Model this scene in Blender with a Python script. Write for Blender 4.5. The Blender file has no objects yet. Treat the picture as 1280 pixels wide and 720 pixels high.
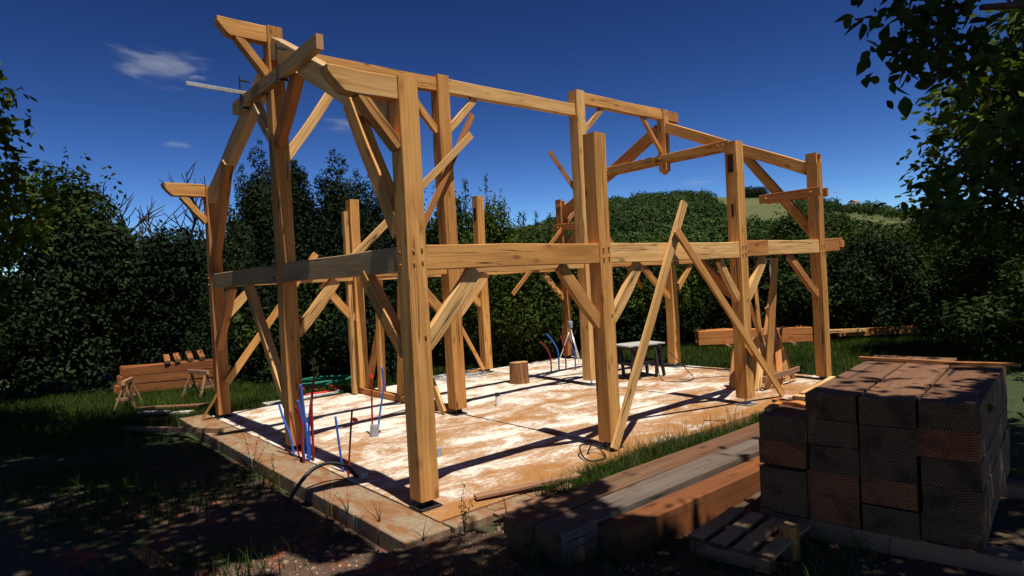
import bpy, bmesh, math, random
import numpy as np
from mathutils import Vector, Matrix, Quaternion
random.seed(7)
rng = np.random.default_rng(11)
scene = bpy.context.scene
COL = scene.collection
SUN = Vector((-.035, -.345, 1)).normalized()        # direction towards the sun

# ------------------------------------------------------------------ helpers
def tag(o, label=None, cat=None, group=None, kind=None):
    if label: o['label'] = label
    if cat: o['category'] = cat
    if group: o['group'] = group
    if kind: o['kind'] = kind
    return o

def empty(name, loc=(0, 0, 0), label=None, cat=None, group=None):
    o = bpy.data.objects.new(name, None); COL.objects.link(o)
    o.location = loc; o.empty_display_size = .2
    return tag(o, label, cat, group)

def link(name, me, mats=(), parent=None, mw=None, smooth=False):
    for m in mats: me.materials.append(m)
    o = bpy.data.objects.new(name, me); COL.objects.link(o)
    if smooth: me.polygons.foreach_set('use_smooth', [True] * len(me.polygons))
    if mw is None: mw = Matrix()
    if parent is not None:
        o.parent = parent
        o.matrix_local = WM(parent).inverted() @ mw
    else:
        o.matrix_local = mw
    o['_mw'] = [c for r in mw for c in r]
    return o

def WM(o):
    if '_mw' in o:
        v = list(o['_mw']); return Matrix((v[0:4], v[4:8], v[8:12], v[12:16]))
    return Matrix.LocRotScale(o.location, o.rotation_euler, o.scale)

def np_mesh(name, verts, faces, mat_idx=None):
    verts = np.asarray(verts, np.float32); faces = np.asarray(faces, np.int32)
    me = bpy.data.meshes.new(name); n = faces.shape[1]
    me.vertices.add(len(verts)); me.vertices.foreach_set('co', verts.ravel())
    me.loops.add(faces.size); me.loops.foreach_set('vertex_index', faces.ravel())
    me.polygons.add(len(faces))
    me.polygons.foreach_set('loop_start', np.arange(0, faces.size, n, dtype=np.int32))
    me.polygons.foreach_set('loop_total', np.full(len(faces), n, np.int32))
    if mat_idx is not None: me.polygons.foreach_set('material_index', np.asarray(mat_idx, np.int32))
    me.update(calc_edges=True); me.validate()
    return me

def frame_of(A, B, up=(0, 0, 1)):
    """matrix whose Z runs A->B, Y as close to 'up' as it can be, origin half way"""
    A, B = Vector(A), Vector(B); z = (B - A).normalized(); up = Vector(up)
    if abs(z.dot(up)) > .98: up = Vector((0, 1, 0))
    x = up.cross(z).normalized(); y = z.cross(x)
    m = Matrix((x, y, z)).transposed().to_4x4(); m.translation = (A + B) / 2
    return m

def timber(name, A, B, w, h, mats, parent=None, up=(0, 0, 1), ch=.007, n=9, wob=.003, profile=None, curve=None, slots=None):
    """squared timber A->B; w across (local x), h along 'up' (local y).  profile(t)->(ylo,yhi) factors; curve(t)->y offset"""
    M = frame_of(A, B, up); L = (Vector(B) - Vector(A)).length
    me = bpy.data.meshes.new(name); bm = bmesh.new()
    r = random.Random(hash((round(A[0], 2), round(A[1], 2), round(B[2], 2), round(B[0], 2))) & 0xffff)
    ph = [r.uniform(0, 6.28) for _ in range(6)]
    ts = [i / (n - 1) for i in range(n)]
    if profile: ts = sorted(set(ts + [.04, .1, .16, .24, .32]))
    rings = []
    for t in ts:
        z = (t - .5) * L
        ox = wob * math.sin(ph[0] + t * 5) + wob * .6 * math.sin(ph[1] + t * 13)
        oy = wob * math.sin(ph[2] + t * 5.5) + wob * .6 * math.sin(ph[3] + t * 11)
        sw = 1 + .012 * math.sin(ph[4] + t * 7); sh = 1 + .012 * math.sin(ph[5] + t * 6)
        a = w / 2 * sw; lo, hi = -h / 2 * sh, h / 2 * sh
        if profile:
            pl, phh = profile(t); lo = -h / 2 + pl * h; hi = -h / 2 + phh * h
        if curve: oy += curve(t)
        c = min(ch, (hi - lo) * .4)
        pts = [(-a + c, lo), (a - c, lo), (a, lo + c), (a, hi - c), (a - c, hi), (-a + c, hi), (-a, hi - c), (-a, lo + c)]
        rings.append([bm.verts.new((px + ox, py + oy, z)) for px, py in pts])
    for k in range(len(rings) - 1):
        for j in range(8):
            bm.faces.new((rings[k][j], rings[k][(j + 1) % 8], rings[k + 1][(j + 1) % 8], rings[k + 1][j]))
    f0 = bm.faces.new(list(reversed(rings[0]))); f1 = bm.faces.new(rings[-1])
    if len(mats) > 1: f0.material_index = f1.material_index = 1
    # mortises: not cut here; their shade is painted on as dark boxes  (side: 'x-','y-', z0,z1, width)
    bm.to_mesh(me); bm.free()
    return link(name, me, mats, parent, M)

def box_bm(bm, c, s, rot=None, mi=0, bev=0):
    v = bmesh.ops.create_cube(bm, size=1)['verts']
    M = Matrix.Translation(c) @ (rot.to_4x4() if rot else Matrix()) @ Matrix.Diagonal((*s, 1))
    bmesh.ops.transform(bm, matrix=M, verts=v)
    fs = {f for x in v for f in x.link_faces}
    for f in fs: f.material_index = mi
    if bev:
        es = list({e for x in v for e in x.link_edges})
        bmesh.ops.bevel(bm, geom=es, offset=bev, segments=1, affect='EDGES', profile=.5)

def bm_obj(name, fn, mats, parent=None, mw=None, smooth=False):
    bm = bmesh.new(); fn(bm); me = bpy.data.meshes.new(name); bm.to_mesh(me); bm.free()
    return link(name, me, mats, parent, mw, smooth)

def tube_data(path, rad, sides=8, cap=True):
    P = [Vector(p) for p in path]; n = len(P); rads = rad if isinstance(rad, (list, tuple)) else [rad] * n
    V, F = [], []; prev = None
    for i, p in enumerate(P):
        d = (P[min(i + 1, n - 1)] - P[max(i - 1, 0)])
        d = d.normalized() if d.length > 1e-9 else Vector((0, 0, 1))
        if prev is None:
            a = Vector((1, 0, 0)) if abs(d.x) < .8 else Vector((0, 1, 0)); x = d.cross(a).normalized()
        else:
            x = (prev - d * prev.dot(d)); x = x.normalized() if x.length > 1e-6 else d.orthogonal().normalized()
        prev = x; y = d.cross(x)
        for k in range(sides):
            a = 2 * math.pi * k / sides
            V.append(p + (x * math.cos(a) + y * math.sin(a)) * rads[i])
    for i in range(n - 1):
        for k in range(sides):
            F.append((i * sides + k, i * sides + (k + 1) % sides, (i + 1) * sides + (k + 1) % sides, (i + 1) * sides + k))
    if cap: F += [tuple(reversed(range(sides))), tuple((n - 1) * sides + k for k in range(sides))]
    return V, F

def tubes(name, items, mats, parent=None, sides=8, smooth=True):
    V, F = [], []
    for path, rad in items:
        v, f = tube_data(path, rad, sides); o = len(V); V += v; F += [tuple(i + o for i in q) for q in f]
    c = Vector((0, 0, 0))
    me = bpy.data.meshes.new(name); me.from_pydata([tuple(x) for x in V], [], F); me.update()
    return link(name, me, mats, parent, None, smooth)

def bez(*pts, n=14):
    """Catmull-Rom through pts"""
    P = [Vector(p) for p in pts]; P = [P[0] * 2 - P[1]] + P + [P[-1] * 2 - P[-2]]; out = []
    for i in range(1, len(P) - 2):
        for k in range(n):
            t = k / n; a, b, c, d = P[i - 1:i + 3]
            out.append(.5 * ((2 * b) + (c - a) * t + (2 * a - 5 * b + 4 * c - d) * t * t + (3 * b - a - 3 * c + d) * t ** 3))
    out.append(P[-2]); return out

# ------------------------------------------------------------------ materials
def new_mat(name):
    m = bpy.data.materials.new(name); m.use_nodes = True; nt = m.node_tree
    for x in list(nt.nodes): nt.nodes.remove(x)
    out = nt.nodes.new('ShaderNodeOutputMaterial'); b = nt.nodes.new('ShaderNodeBsdfPrincipled')
    nt.links.new(b.outputs[0], out.inputs[0]); b.inputs['Roughness'].default_value = .75
    b.inputs['Specular IOR Level'].default_value = .25
    return m, nt, b
def N(nt, t, **kw):
    x = nt.nodes.new(t)
    for k, v in kw.items():
        if k in x.inputs.keys(): x.inputs[k].default_value = v
        else: setattr(x, k, v)
    return x
def L(nt, a, b): nt.links.new(a, b)
def coords(nt, kind='Object', scale=(1, 1, 1), rand=0):
    tc = N(nt, 'ShaderNodeTexCoord'); mp = N(nt, 'ShaderNodeMapping'); mp.inputs['Scale'].default_value = scale
    src = tc.outputs[kind]
    if rand:
        oi = N(nt, 'ShaderNodeObjectInfo'); mu = N(nt, 'ShaderNodeVectorMath', operation='SCALE')
        mu.inputs[0].default_value = (rand, rand * 1.7, rand * 2.3); L(nt, oi.outputs['Random'], mu.inputs['Scale'])
        ad = N(nt, 'ShaderNodeVectorMath', operation='ADD'); L(nt, src, ad.inputs[0]); L(nt, mu.outputs[0], ad.inputs[1]); src = ad.outputs[0]
    L(nt, src, mp.inputs['Vector']); return mp.outputs[0]
def noise(nt, vec, scale=1, detail=4, rough=.55, dist=0):
    n = N(nt, 'ShaderNodeTexNoise'); n.inputs['Scale'].default_value = scale; n.inputs['Detail'].default_value = detail
    n.inputs['Roughness'].default_value = rough; n.inputs['Distortion'].default_value = dist
    if vec is not None: L(nt, vec, n.inputs['Vector'])
    return n.outputs['Fac']
def ramp(nt, fac, stops, interp='LINEAR'):
    r = N(nt, 'ShaderNodeValToRGB'); r.color_ramp.interpolation = interp; e = r.color_ramp.elements
    while len(e) < len(stops): e.new(.5)
    for k, (p, c) in enumerate(stops):
        e[k].position = p; e[k].color = (*c, 1) if len(c) == 3 else c
    L(nt, fac, r.inputs[0]); return r.outputs[0]
def mix(nt, fac, a, b, mode='MIX'):
    m = N(nt, 'ShaderNodeMix', data_type='RGBA', blend_type=mode)
    for s, v in ((0, fac), (6, a), (7, b)):
        if hasattr(v, 'links'): L(nt, v, m.inputs[s])
        elif s == 0: m.inputs[0].default_value = v
        else: m.inputs[s].default_value = (*v, 1)
    return m.outputs[2]
def math_n(nt, op, a, b=None, clamp=False):
    m = N(nt, 'ShaderNodeMath', operation=op, use_clamp=clamp)
    for i, v in enumerate((a, b)):
        if v is None: continue
        if hasattr(v, 'links'): L(nt, v, m.inputs[i])
        else: m.inputs[i].default_value = v
    return m.outputs[0]
def bump(nt, b, h, strength=.3, dist=.01):
    x = N(nt, 'ShaderNodeBump'); x.inputs['Strength'].default_value = strength; x.inputs['Distance'].default_value = dist
    L(nt, h, x.inputs['Height']); L(nt, x.outputs[0], b.inputs['Normal'])
G = lambda v: (v, v, v)

def wood_mat(name, dark, light, stain=None, stain_amt=.5, knots=True, rough=.78, vary=.6):
    m, nt, b = new_mat(name)
    v1 = coords(nt, 'Object', (7, 7, .55), 13); v2 = coords(nt, 'Object', (55, 55, 1.6), 13); v3 = coords(nt, 'Object', (16, 16, .38), 29)
    broad = noise(nt, v1, 1.0, 4, .6, 1.1); fib = noise(nt, v2, 1.0, 3, .6, .5); crk = noise(nt, v3, 1.0, 2, .45, .35)
    base = ramp(nt, broad, [(.34, dark), (.62, light)])
    base = mix(nt, .75, base, ramp(nt, fib, [(.25, G(.80)), (.6, G(1.0)), (.8, G(1.06))]), 'MULTIPLY')
    # growth rings: broad bent bands
    wv = N(nt, 'ShaderNodeTexWave', wave_type='BANDS', bands_direction='X'); wv.inputs['Scale'].default_value = 1.6
    wv.inputs['Distortion'].default_value = 5; wv.inputs['Detail'].default_value = 2; wv.inputs['Detail Scale'].default_value = .7
    L(nt, coords(nt, 'Object', (4, 4, .5), 17), wv.inputs['Vector'])
    base = mix(nt, .55, base, ramp(nt, wv.outputs['Fac'], [(.0, G(.80)), (.45, G(1.0)), (1, G(1.04))]), 'MULTIPLY')
    if stain is not None:
        sn = noise(nt, coords(nt, 'Object', (2.2, 2.2, .7), 41), 1, 5, .6, .6)
        base = mix(nt, ramp(nt, sn, [(.5 - .35 * stain_amt, G(0)), (.72 - .2 * stain_amt, G(stain_amt))]), base, stain)
    if knots:
        vo = N(nt, 'ShaderNodeTexVoronoi'); vo.inputs['Scale'].default_value = 1; L(nt, coords(nt, 'Object', (4.6, 4.6, 1.9), 7), vo.inputs['Vector'])
        base = mix(nt, ramp(nt, vo.outputs['Distance'], [(.05, G(.85)), (.11, G(.35)), (.19, G(0))]), base, tuple(c * .38 for c in dark))
    line = ramp(nt, crk, [(.466, G(0)), (.482, G(1)), (.494, G(1)), (.510, G(0))])
    msk = ramp(nt, noise(nt, coords(nt, 'Object', (3, 3, .8), 53), 1, 2), [(.52, G(0)), (.58, G(1))])
    ck = mix(nt, 1.0, line, msk, 'MULTIPLY')
    base = mix(nt, ck, base, tuple(c * .22 for c in dark))
    oi = N(nt, 'ShaderNodeObjectInfo')
    base = mix(nt, vary, base, ramp(nt, oi.outputs['Random'], [(0, (.72, .66, .60)), (.5, (1, .98, .96)), (1, (1.12, 1.12, 1.1))]), 'MULTIPLY')
    L(nt, base, b.inputs['Base Color']); b.inputs['Roughness'].default_value = rough
    bump(nt, b, math_n(nt, 'SUBTRACT', fib, math_n(nt, 'MULTIPLY', ck, 2.0)), .35, .004)
    return m

def endgrain_mat(name, dark, light):
    m, nt, b = new_mat(name)
    oi = N(nt, 'ShaderNodeObjectInfo'); tc = N(nt, 'ShaderNodeTexCoord')
    mu = N(nt, 'ShaderNodeVectorMath', operation='SCALE'); mu.inputs[0].default_value = (.22, .31, 9); L(nt, oi.outputs['Random'], mu.inputs['Scale'])
    sb = N(nt, 'ShaderNodeVectorMath', operation='ADD'); L(nt, tc.outputs['Object'], sb.inputs[0]); L(nt, mu.outputs[0], sb.inputs[1])
    wv = N(nt, 'ShaderNodeTexWave', wave_type='RINGS', rings_direction='Z'); wv.inputs['Scale'].default_value = 19
    wv.inputs['Distortion'].default_value = 2.5; wv.inputs['Detail'].default_value = 3; wv.inputs['Detail Scale'].default_value = 1.4
    L(nt, sb.outputs[0], wv.inputs['Vector'])
    nz = noise(nt, coords(nt, 'Object', (70, 70, 70), 5), 1, 4, .7)
    c = ramp(nt, wv.outputs['Fac'], [(.1, dark), (.7, light)])
    c = mix(nt, .8, c, ramp(nt, nz, [(.3, G(.45)), (.6, G(1.1))]), 'MULTIPLY')
    big = noise(nt, coords(nt, 'Object', (6, 6, 6), 5), 1, 3)
    c = mix(nt, ramp(nt, big, [(.5, G(0)), (.7, G(.7))]), c, tuple(x * .4 for x in dark))
    L(nt, c, b.inputs['Base Color']); b.inputs['Roughness'].default_value = .9; bump(nt, b, nz, .6, .006)
    return m

WOOD = wood_mat('fresh_timber', (.43, .185, .045), (.67, .335, .098))
WOOD_Y = wood_mat('pale_timber', (.53, .275, .088), (.74, .44, .17))
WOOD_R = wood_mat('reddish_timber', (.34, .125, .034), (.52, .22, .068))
WOOD_O = wood_mat('orange_timber', (.46, .155, .04), (.62, .245, .07))
WOOD_RD = wood_mat('dark_reddish_timber', (.22, .07, .018), (.36, .125, .034), stain=(.12, .05, .02), stain_amt=.5)
WOOD_RDD = wood_mat('old_red_timber', (.15, .045, .012), (.24, .08, .022), stain=(.08, .035, .016), stain_amt=.5)
WOOD_G = wood_mat('greyed_timber', (.42, .255, .115), (.58, .38, .185), stain=(.26, .175, .09), stain_amt=.7)
WOOD_OLD = wood_mat('old_dark_timber', (.095, .050, .028), (.18, .102, .058), stain=(.17, .075, .035), stain_amt=.6)
WOOD_OLDG = wood_mat('old_grey_timber', (.085, .068, .054), (.16, .13, .105), stain=(.13, .08, .055), stain_amt=.5)
WOOD_D = wood_mat('weathered_timber', (.22, .12, .068), (.33, .195, .115), stain=(.26, .11, .045), stain_amt=.5)
END = endgrain_mat('end_grain', (.34, .17, .07), (.56, .33, .15))
END_R = endgrain_mat('reddish_end_grain', (.15, .045, .018), (.38, .13, .05))
END_D = endgrain_mat('weathered_end_grain', (.070, .032, .015), (.20, .10, .05))

def plain(name, col, rough=.5, metal=0, var=.25, scale=20, bmp=.1):
    m, nt, b = new_mat(name)
    n = noise(nt, coords(nt, 'Object', (1, 1, 1), 7), scale, 4, .6)
    L(nt, ramp(nt, n, [(.3, tuple(c * (1 - var) for c in col)), (.7, tuple(min(1, c * (1 + var)) for c in col))]), b.inputs['Base Color'])
    b.inputs['Roughness'].default_value = rough; b.inputs['Metallic'].default_value = metal
    if bmp: bump(nt, b, n, bmp, .004)
    return m
STEEL = plain('dark_steel', (.05, .045, .042), .5, .6)
ZINC = plain('zinc_plate', (.45, .46, .47), .45, .8)
ALU = plain('aluminium', (.82, .83, .85), .35, .7)
BLUE = plain('blue_conduit', (.03, .10, .42), .4, 0, .12)
RED = plain('red_conduit', (.22, .014, .014), .4, 0, .15)
RED2 = plain('red_cap', (.65, .03, .03), .45, 0, .1)
BLACKP = plain('black_plastic', (.018, .018, .02), .45, 0, .2)
GREYP = plain('grey_pvc', (.30, .31, .33), .5, 0, .15)
WHITEP = plain('white_plastic', (.75, .75, .73), .45, 0, .06)
GREENH = plain('green_hose', (.03, .22, .12), .45, 0, .2)
BLOCK = plain('concrete_block', (.40, .36, .30), .9, 0, .25, 9, .4)
BOARDW = plain('pale_board', (.62, .58, .50), .7, 0, .12)
PLASTER = plain('white_render', (.8, .78, .74), .8, 0, .05)
ROOFT = plain('roof_tile', (.35, .13, .07), .85, 0, .3)
BARK = plain('bark', (.075, .055, .04), .9, 0, .4, 14, .8)
DEADW = plain('dead_wood', (.06, .048, .042), .9, 0, .3, 14, .4)

def leaf_mat(name, a, b_, trans=.35, rough=.7, ns=1.3, fs=17, spec=.10):
    m, nt, b = new_mat(name)
    n = noise(nt, coords(nt, 'Object', (1, 1, 1), 11), ns, 3, .6); f = noise(nt, coords(nt, 'Object', (1, 1, 1), 3), fs, 1)
    c = ramp(nt, n, [(.32, a), (.68, b_)])
    c = mix(nt, .8, c, ramp(nt, f, [(.3, G(.6)), (.7, G(1.25))]), 'MULTIPLY')
    oi = N(nt, 'ShaderNodeObjectInfo')
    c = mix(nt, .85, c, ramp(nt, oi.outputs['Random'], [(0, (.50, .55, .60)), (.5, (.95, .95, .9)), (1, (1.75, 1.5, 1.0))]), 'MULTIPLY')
    L(nt, c, b.inputs['Base Color']); b.inputs['Roughness'].default_value = rough; b.inputs['Specular IOR Level'].default_value = spec
    t = N(nt, 'ShaderNodeBsdfTranslucent'); L(nt, mix(nt, 1, c, (1.3, 1.35, .5), 'MULTIPLY'), t.inputs['Color'])
    ms = N(nt, 'ShaderNodeMixShader'); ms.inputs[0].default_value = trans
    out = [x for x in nt.nodes if x.type == 'OUTPUT_MATERIAL'][0]
    L(nt, b.outputs[0], ms.inputs[1]); L(nt, t.outputs[0], ms.inputs[2]); L(nt, ms.outputs[0], out.inputs[0])
    return m
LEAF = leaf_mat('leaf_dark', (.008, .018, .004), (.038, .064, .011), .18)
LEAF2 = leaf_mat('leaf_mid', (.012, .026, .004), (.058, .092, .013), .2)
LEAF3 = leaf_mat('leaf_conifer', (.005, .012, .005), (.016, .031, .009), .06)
LEAF_N = leaf_mat('leaf_near', (.012, .028, .007), (.035, .072, .014), .16)
LEAF_F = leaf_mat('leaf_far', (.012, .026, .011), (.030, .055, .019), .05, .7, .035, .25, .05)
GRASSM = leaf_mat('grass_blade', (.020, .040, .007), (.055, .088, .015), .2)
DRYG = leaf_mat('dry_grass', (.10, .09, .03), (.22, .17, .07), .25)

# slab
def slab_mat():
    m, nt, b = new_mat('sawdusty_concrete')
    w = coords(nt, 'Object')
    fine = noise(nt, w, 60, 5, .75); med = noise(nt, coords(nt, 'Object', (1.0, 1.9, 1)), 1.1, 9, .72, .7); sm = noise(nt, coords(nt, 'Object', (7, 12, 1)), 1.9, 8, .8, .3)
    conc = ramp(nt, fine, [(.3, (.52, .48, .40)), (.65, (.69, .65, .57))])
    conc = mix(nt, ramp(nt, noise(nt, w, .7, 5, .6), [(.4, G(0)), (.7, G(.35))]), conc, (.62, .52, .40))
    dust = ramp(nt, sm, [(.25, (.19, .076, .020)), (.55, (.32, .150, .047)), (.75, (.44, .265, .12))])
    # more sawdust along the front edge and in the middle strip
    sx = N(nt, 'ShaderNodeSeparateXYZ'); L(nt, w, sx.inputs[0])
    fe = N(nt, 'ShaderNodeMapRange'); fe.inputs['From Min'].default_value = 1.3; fe.inputs['From Max'].default_value = -.3
    fe.inputs['To Min'].default_value = -.02; fe.inputs['To Max'].default_value = .13; L(nt, sx.outputs['Y'], fe.inputs['Value'])
    band = N(nt, 'ShaderNodeMapRange'); band.inputs['From Min'].default_value = 1.6; band.inputs['From Max'].default_value = 0
    band.inputs['To Min'].default_value = 0; band.inputs['To Max'].default_value = .09
    L(nt, math_n(nt, 'ABSOLUTE', math_n(nt, 'SUBTRACT', sx.outputs['Y'], 2.4)), band.inputs['Value'])
    s = math_n(nt, 'ADD', math_n(nt, 'ADD', med, fe.outputs[0]), band.outputs[0])
    s = math_n(nt, 'ADD', s, math_n(nt, 'MULTIPLY', math_n(nt, 'SUBTRACT', sm, .5), .62))
    k = ramp(nt, s, [(.458, G(0)), (.53, G(.68)), (.64, G(1))])
    c = mix(nt, k, conc, dust)
    sp = noise(nt, coords(nt, 'Object', (1, 2.2, 1)), 38, 3, .8)
    c = mix(nt, ramp(nt, sp, [(.64, G(0)), (.69, G(.75))]), c, (.16, .09, .045))
    L(nt, c, b.inputs['Base Color']); b.inputs['Roughness'].default_value = .92
    bump(nt, b, math_n(nt, 'ADD', fine, sm), .35, .006)
    return m
SLAB = slab_mat()

def ground_mat():
    m, nt, b = new_mat('earth_and_grass')
    w = coords(nt, 'Object')
    n1 = noise(nt, w, .9, 6, .65, .5); n2 = noise(nt, w, 14, 6, .7); n3 = noise(nt, w, 70, 3, .7)
    dirt = ramp(nt, n2, [(.3, (.045, .028, .017)), (.7, (.12, .075, .048))])
    dirt = mix(nt, ramp(nt, n3, [(.6, G(0)), (.72, G(.8))]), dirt, (.34, .26, .18))
    dirt = mix(nt, ramp(nt, noise(nt, w, 3.2, 5, .7), [(.55, G(0)), (.68, G(.9))]), dirt, (.36, .08, .028))
    gr = ramp(nt, n2, [(.3, (.018, .030, .008)), (.7, (.050, .065, .02))])
    sx = N(nt, 'ShaderNodeSeparateXYZ'); L(nt, w, sx.inputs[0])
    mr = N(nt, 'ShaderNodeMapRange'); mr.inputs['From Min'].default_value = -1; mr.inputs['From Max'].default_value = 9
    mr.inputs['To Min'].default_value = -.12; mr.inputs['To Max'].default_value = .3
    L(nt, math_n(nt, 'MAXIMUM', sx.outputs['Y'], sx.outputs['X']), mr.inputs['Value'])
    k = ramp(nt, math_n(nt, 'ADD', n1, mr.outputs[0]), [(.48, G(0)), (.6, G(1))])
    L(nt, mix(nt, k, dirt, gr), b.inputs['Base Color']); b.inputs['Roughness'].default_value = .95
    bump(nt, b, math_n(nt, 'ADD', n2, math_n(nt, 'MULTIPLY', n3, .5)), .7, .03)
    return m
GROUND = ground_mat()
def hill_mat():
    m, nt, b = new_mat('hill_meadow')
    w = coords(nt, 'Object'); n1 = noise(nt, w, .012, 6, .6, .4); n2 = noise(nt, w, .15, 5, .7)
    c = ramp(nt, n1, [(.35, (.055, .068, .02)), (.6, (.105, .105, .038)), (.75, (.15, .125, .05))])
    c = mix(nt, .6, c, ramp(nt, n2, [(.3, G(.65)), (.7, G(1.15))]), 'MULTIPLY')
    L(nt, c, b.inputs['Base Color']); b.inputs['Roughness'].default_value = .95
    return m
HILL = hill_mat()

# ------------------------------------------------------------------ terrain
def smooth(a, b, x):
    t = np.clip((x - a) / (b - a), 0, 1); return t * t * (3 - 2 * t)
def gz(x, y):
    x = np.asarray(x, float); y = np.asarray(y, float)
    z = -.07 + 0 * x
    front = smooth(-.3, -2.0, y) * .14 + np.clip(-2.0 - y, 0, 4) * .03
    z = z + front * smooth(-1.2, .0, x) + front * (1 - smooth(-1.2, .0, x)) * 1.0
    trench = smooth(-.45, -.75, x) * smooth(-1.5, -.4, y) * (1 - smooth(6.5, 9, y))
    z = z - trench * (.02 - .04 * smooth(-1.4, -3.2, x))
    z = z + .1 * smooth(8, 13, y) * smooth(4, -1, x)
    b = .012 * np.sin(x * 3.1 + 1.7 * np.sin(y * 2.3)) + .012 * np.sin(y * 4.3 + 1.1 * np.sin(x * 1.9)) + .006 * np.sin(9 * x + 5 * y)
    onslab = smooth(-.6, -.75, x) + smooth(-.35, -.5, y) + smooth(9, 9.3, x) + smooth(6.9, 7.2, y)
    z = z + b * np.clip(onslab, 0, 1) - .1 * (1 - np.clip(onslab, 0, 1))
    return z
def build_ground():
    n = 260; s = np.linspace(-1, 1, n); k = 7.2
    a = np.sinh(s * k) / np.sinh(k) * 900
    X, Y = np.meshgrid(a + 1.0, a + 0.5, indexing='ij')
    Z = gz(X, Y)
    V = np.stack([X, Y, Z], -1).reshape(-1, 3)
    i, j = np.meshgrid(np.arange(n - 1), np.arange(n - 1), indexing='ij'); q = (i * n + j).ravel()
    F = np.stack([q, q + n, q + n + 1, q + 1], 1)
    o = link('ground', np_mesh('ground', V, F), [GROUND], smooth=True); tag(o, kind='structure')
build_ground()

# concrete slab with its expansion joints, and the block course along its left edge
SX0, SX1, SY0, SY1 = -.12, 9.0, -.42, 6.95
def slab_fn(bm):
    n, mth = 60, 44
    xs = np.linspace(SX0, SX1, n); ys = np.linspace(SY0, SY1, mth)
    g = [[bm.verts.new((x, y, .0025 * math.sin(x * 2.1 + y) + .002 * math.sin(y * 3.7))) for y in ys] for x in xs]
    for i in range(n - 1):
        for j in range(mth - 1): bm.faces.new((g[i][j], g[i + 1][j], g[i + 1][j + 1], g[i][j + 1]))
    b = bmesh.ops.extrude_edge_only(bm, edges=[e for e in bm.edges if e.is_boundary])
    bmesh.ops.translate(bm, vec=(0, 0, -.32), verts=[v for v in b['geom'] if isinstance(v, bmesh.types.BMVert)])
slab = bm_obj('concrete_slab', slab_fn, [SLAB]); tag(slab, kind='structure')
JOINT = plain('joint_filler', (.045, .035, .028), .9, 0, .4, 12, .2)
def joint_fn(bm):
    for x0, y0, x1, y1 in ((2.745, .35, 2.735, 3.2), (5.98, .2, 5.97, 3.2), (2.84, 3.5, 2.74, 6.9), (6.02, 3.4, 5.99, 6.9), (7.4, -.3, 7.42, 6.9)):
        m = 26; prev = None
        for k in range(m):
            t = k / (m - 1); x = x0 + (x1 - x0) * t + .006 * math.sin(k * 1.9); y = y0 + (y1 - y0) * t; w = (.011 if x0 < 7 else .006) + .004 * math.sin(k * 2.7)
            c = (bm.verts.new((x - w, y, .0085)), bm.verts.new((x + w, y, .0085)))
            if prev: bm.faces.new((prev[0], prev[1], c[1], c[0]))
            prev = c
tag(bm_obj('expansion_joint', joint_fn, [JOINT]), kind='structure')
def kerb_fn(bm):
    y = -.62; k = 0
    while y < 6.9:
        l = .495 + random.uniform(-.006, .006)
        box_bm(bm, (-.355 + random.uniform(-.006, .006), y + l / 2, -.165 + random.uniform(-.004, .004)), (.455, l - .008, .32), bev=.008)
        y += l; k += 1
    x = -.1
    while x < 1.4:
        box_bm(bm, (x + .25, -.53, -.172), (.488, .2, .32), bev=.008); x += .5
def kerb_mat():
    m, nt, b = new_mat('concrete_kerb'); w = coords(nt, 'Object')
    n2 = noise(nt, w, 22, 6, .7); n1 = noise(nt, coords(nt, 'Object', (2.5, 1, 1)), 2.0, 7, .7, .6)
    c = ramp(nt, n2, [(.3, (.18, .13, .075)), (.7, (.31, .235, .15))])
    c = mix(nt, ramp(nt, n1, [(.42, G(0)), (.58, G(.9))]), c, (.21, .085, .03))
    L(nt, c, b.inputs['Base Color']); b.inputs['Roughness'].default_value = .95; bump(nt, b, n2, .5, .01); return m
tag(bm_obj('block_kerb', kerb_fn, [kerb_mat()]), kind='structure')

# ------------------------------------------------------------------ the timber frame
U = [0, 2.70, 5.917, 8.669]; V = [0, 3.285, 6.646]
TF = empty('timber_frame', (0, 0, 0), 'unfinished open house frame of squared yellow timbers standing on the concrete slab', 'timber frame')
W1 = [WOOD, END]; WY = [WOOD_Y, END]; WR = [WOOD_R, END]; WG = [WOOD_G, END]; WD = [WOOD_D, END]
HOLE_SHADE = plain('mortise_shadow', (.05, .022, .01), .95, 0, .2)  # dark colour paints the shade inside the mortises

def foot(post, x, y, zb, kind='plate', s=.11):
    def f(bm):
        box_bm(bm, (x, y, .013), (s * 2.2, s * 2.2, .010), bev=.003)
        box_bm(bm, (x, y, zb - .006), (s * 1.5, s * 1.5, .008))
        if kind == 'plate':
            box_bm(bm, (x - .045, y, zb / 2 + .005), (.012, .11, zb - .02)); box_bm(bm, (x + .045, y, zb / 2 + .005), (.012, .11, zb - .02))
        v = bmesh.ops.create_cone(bm, cap_ends=True, segments=10, radius1=.017, radius2=.017, depth=zb)['verts']
        bmesh.ops.translate(bm, vec=(x, y, zb / 2 + .006), verts=v)
    bm_obj('foot_plate', f, [STEEL if kind == 'plate' else ZINC], post)

def post(x, y, z0, z1, w=.205, mats=W1, kind='plate', lean=(0, 0), ft=True, h=None):
    p = timber('post', (x, y, z0), (x + lean[0], y + lean[1], z1), w, h or w, mats, TF, up=(0, 1, 0), n=12, wob=.004)
    if ft: foot(p, x, y, z0, kind)
    return p
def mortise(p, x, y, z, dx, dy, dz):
    """shade of a pocket, painted as a dark box on the face of the post, its front 2 mm proud"""
    bm_obj('mortise', lambda bm: box_bm(bm, (x, y, z), (dx, dy, dz)), [HOLE_SHADE], p)

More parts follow.
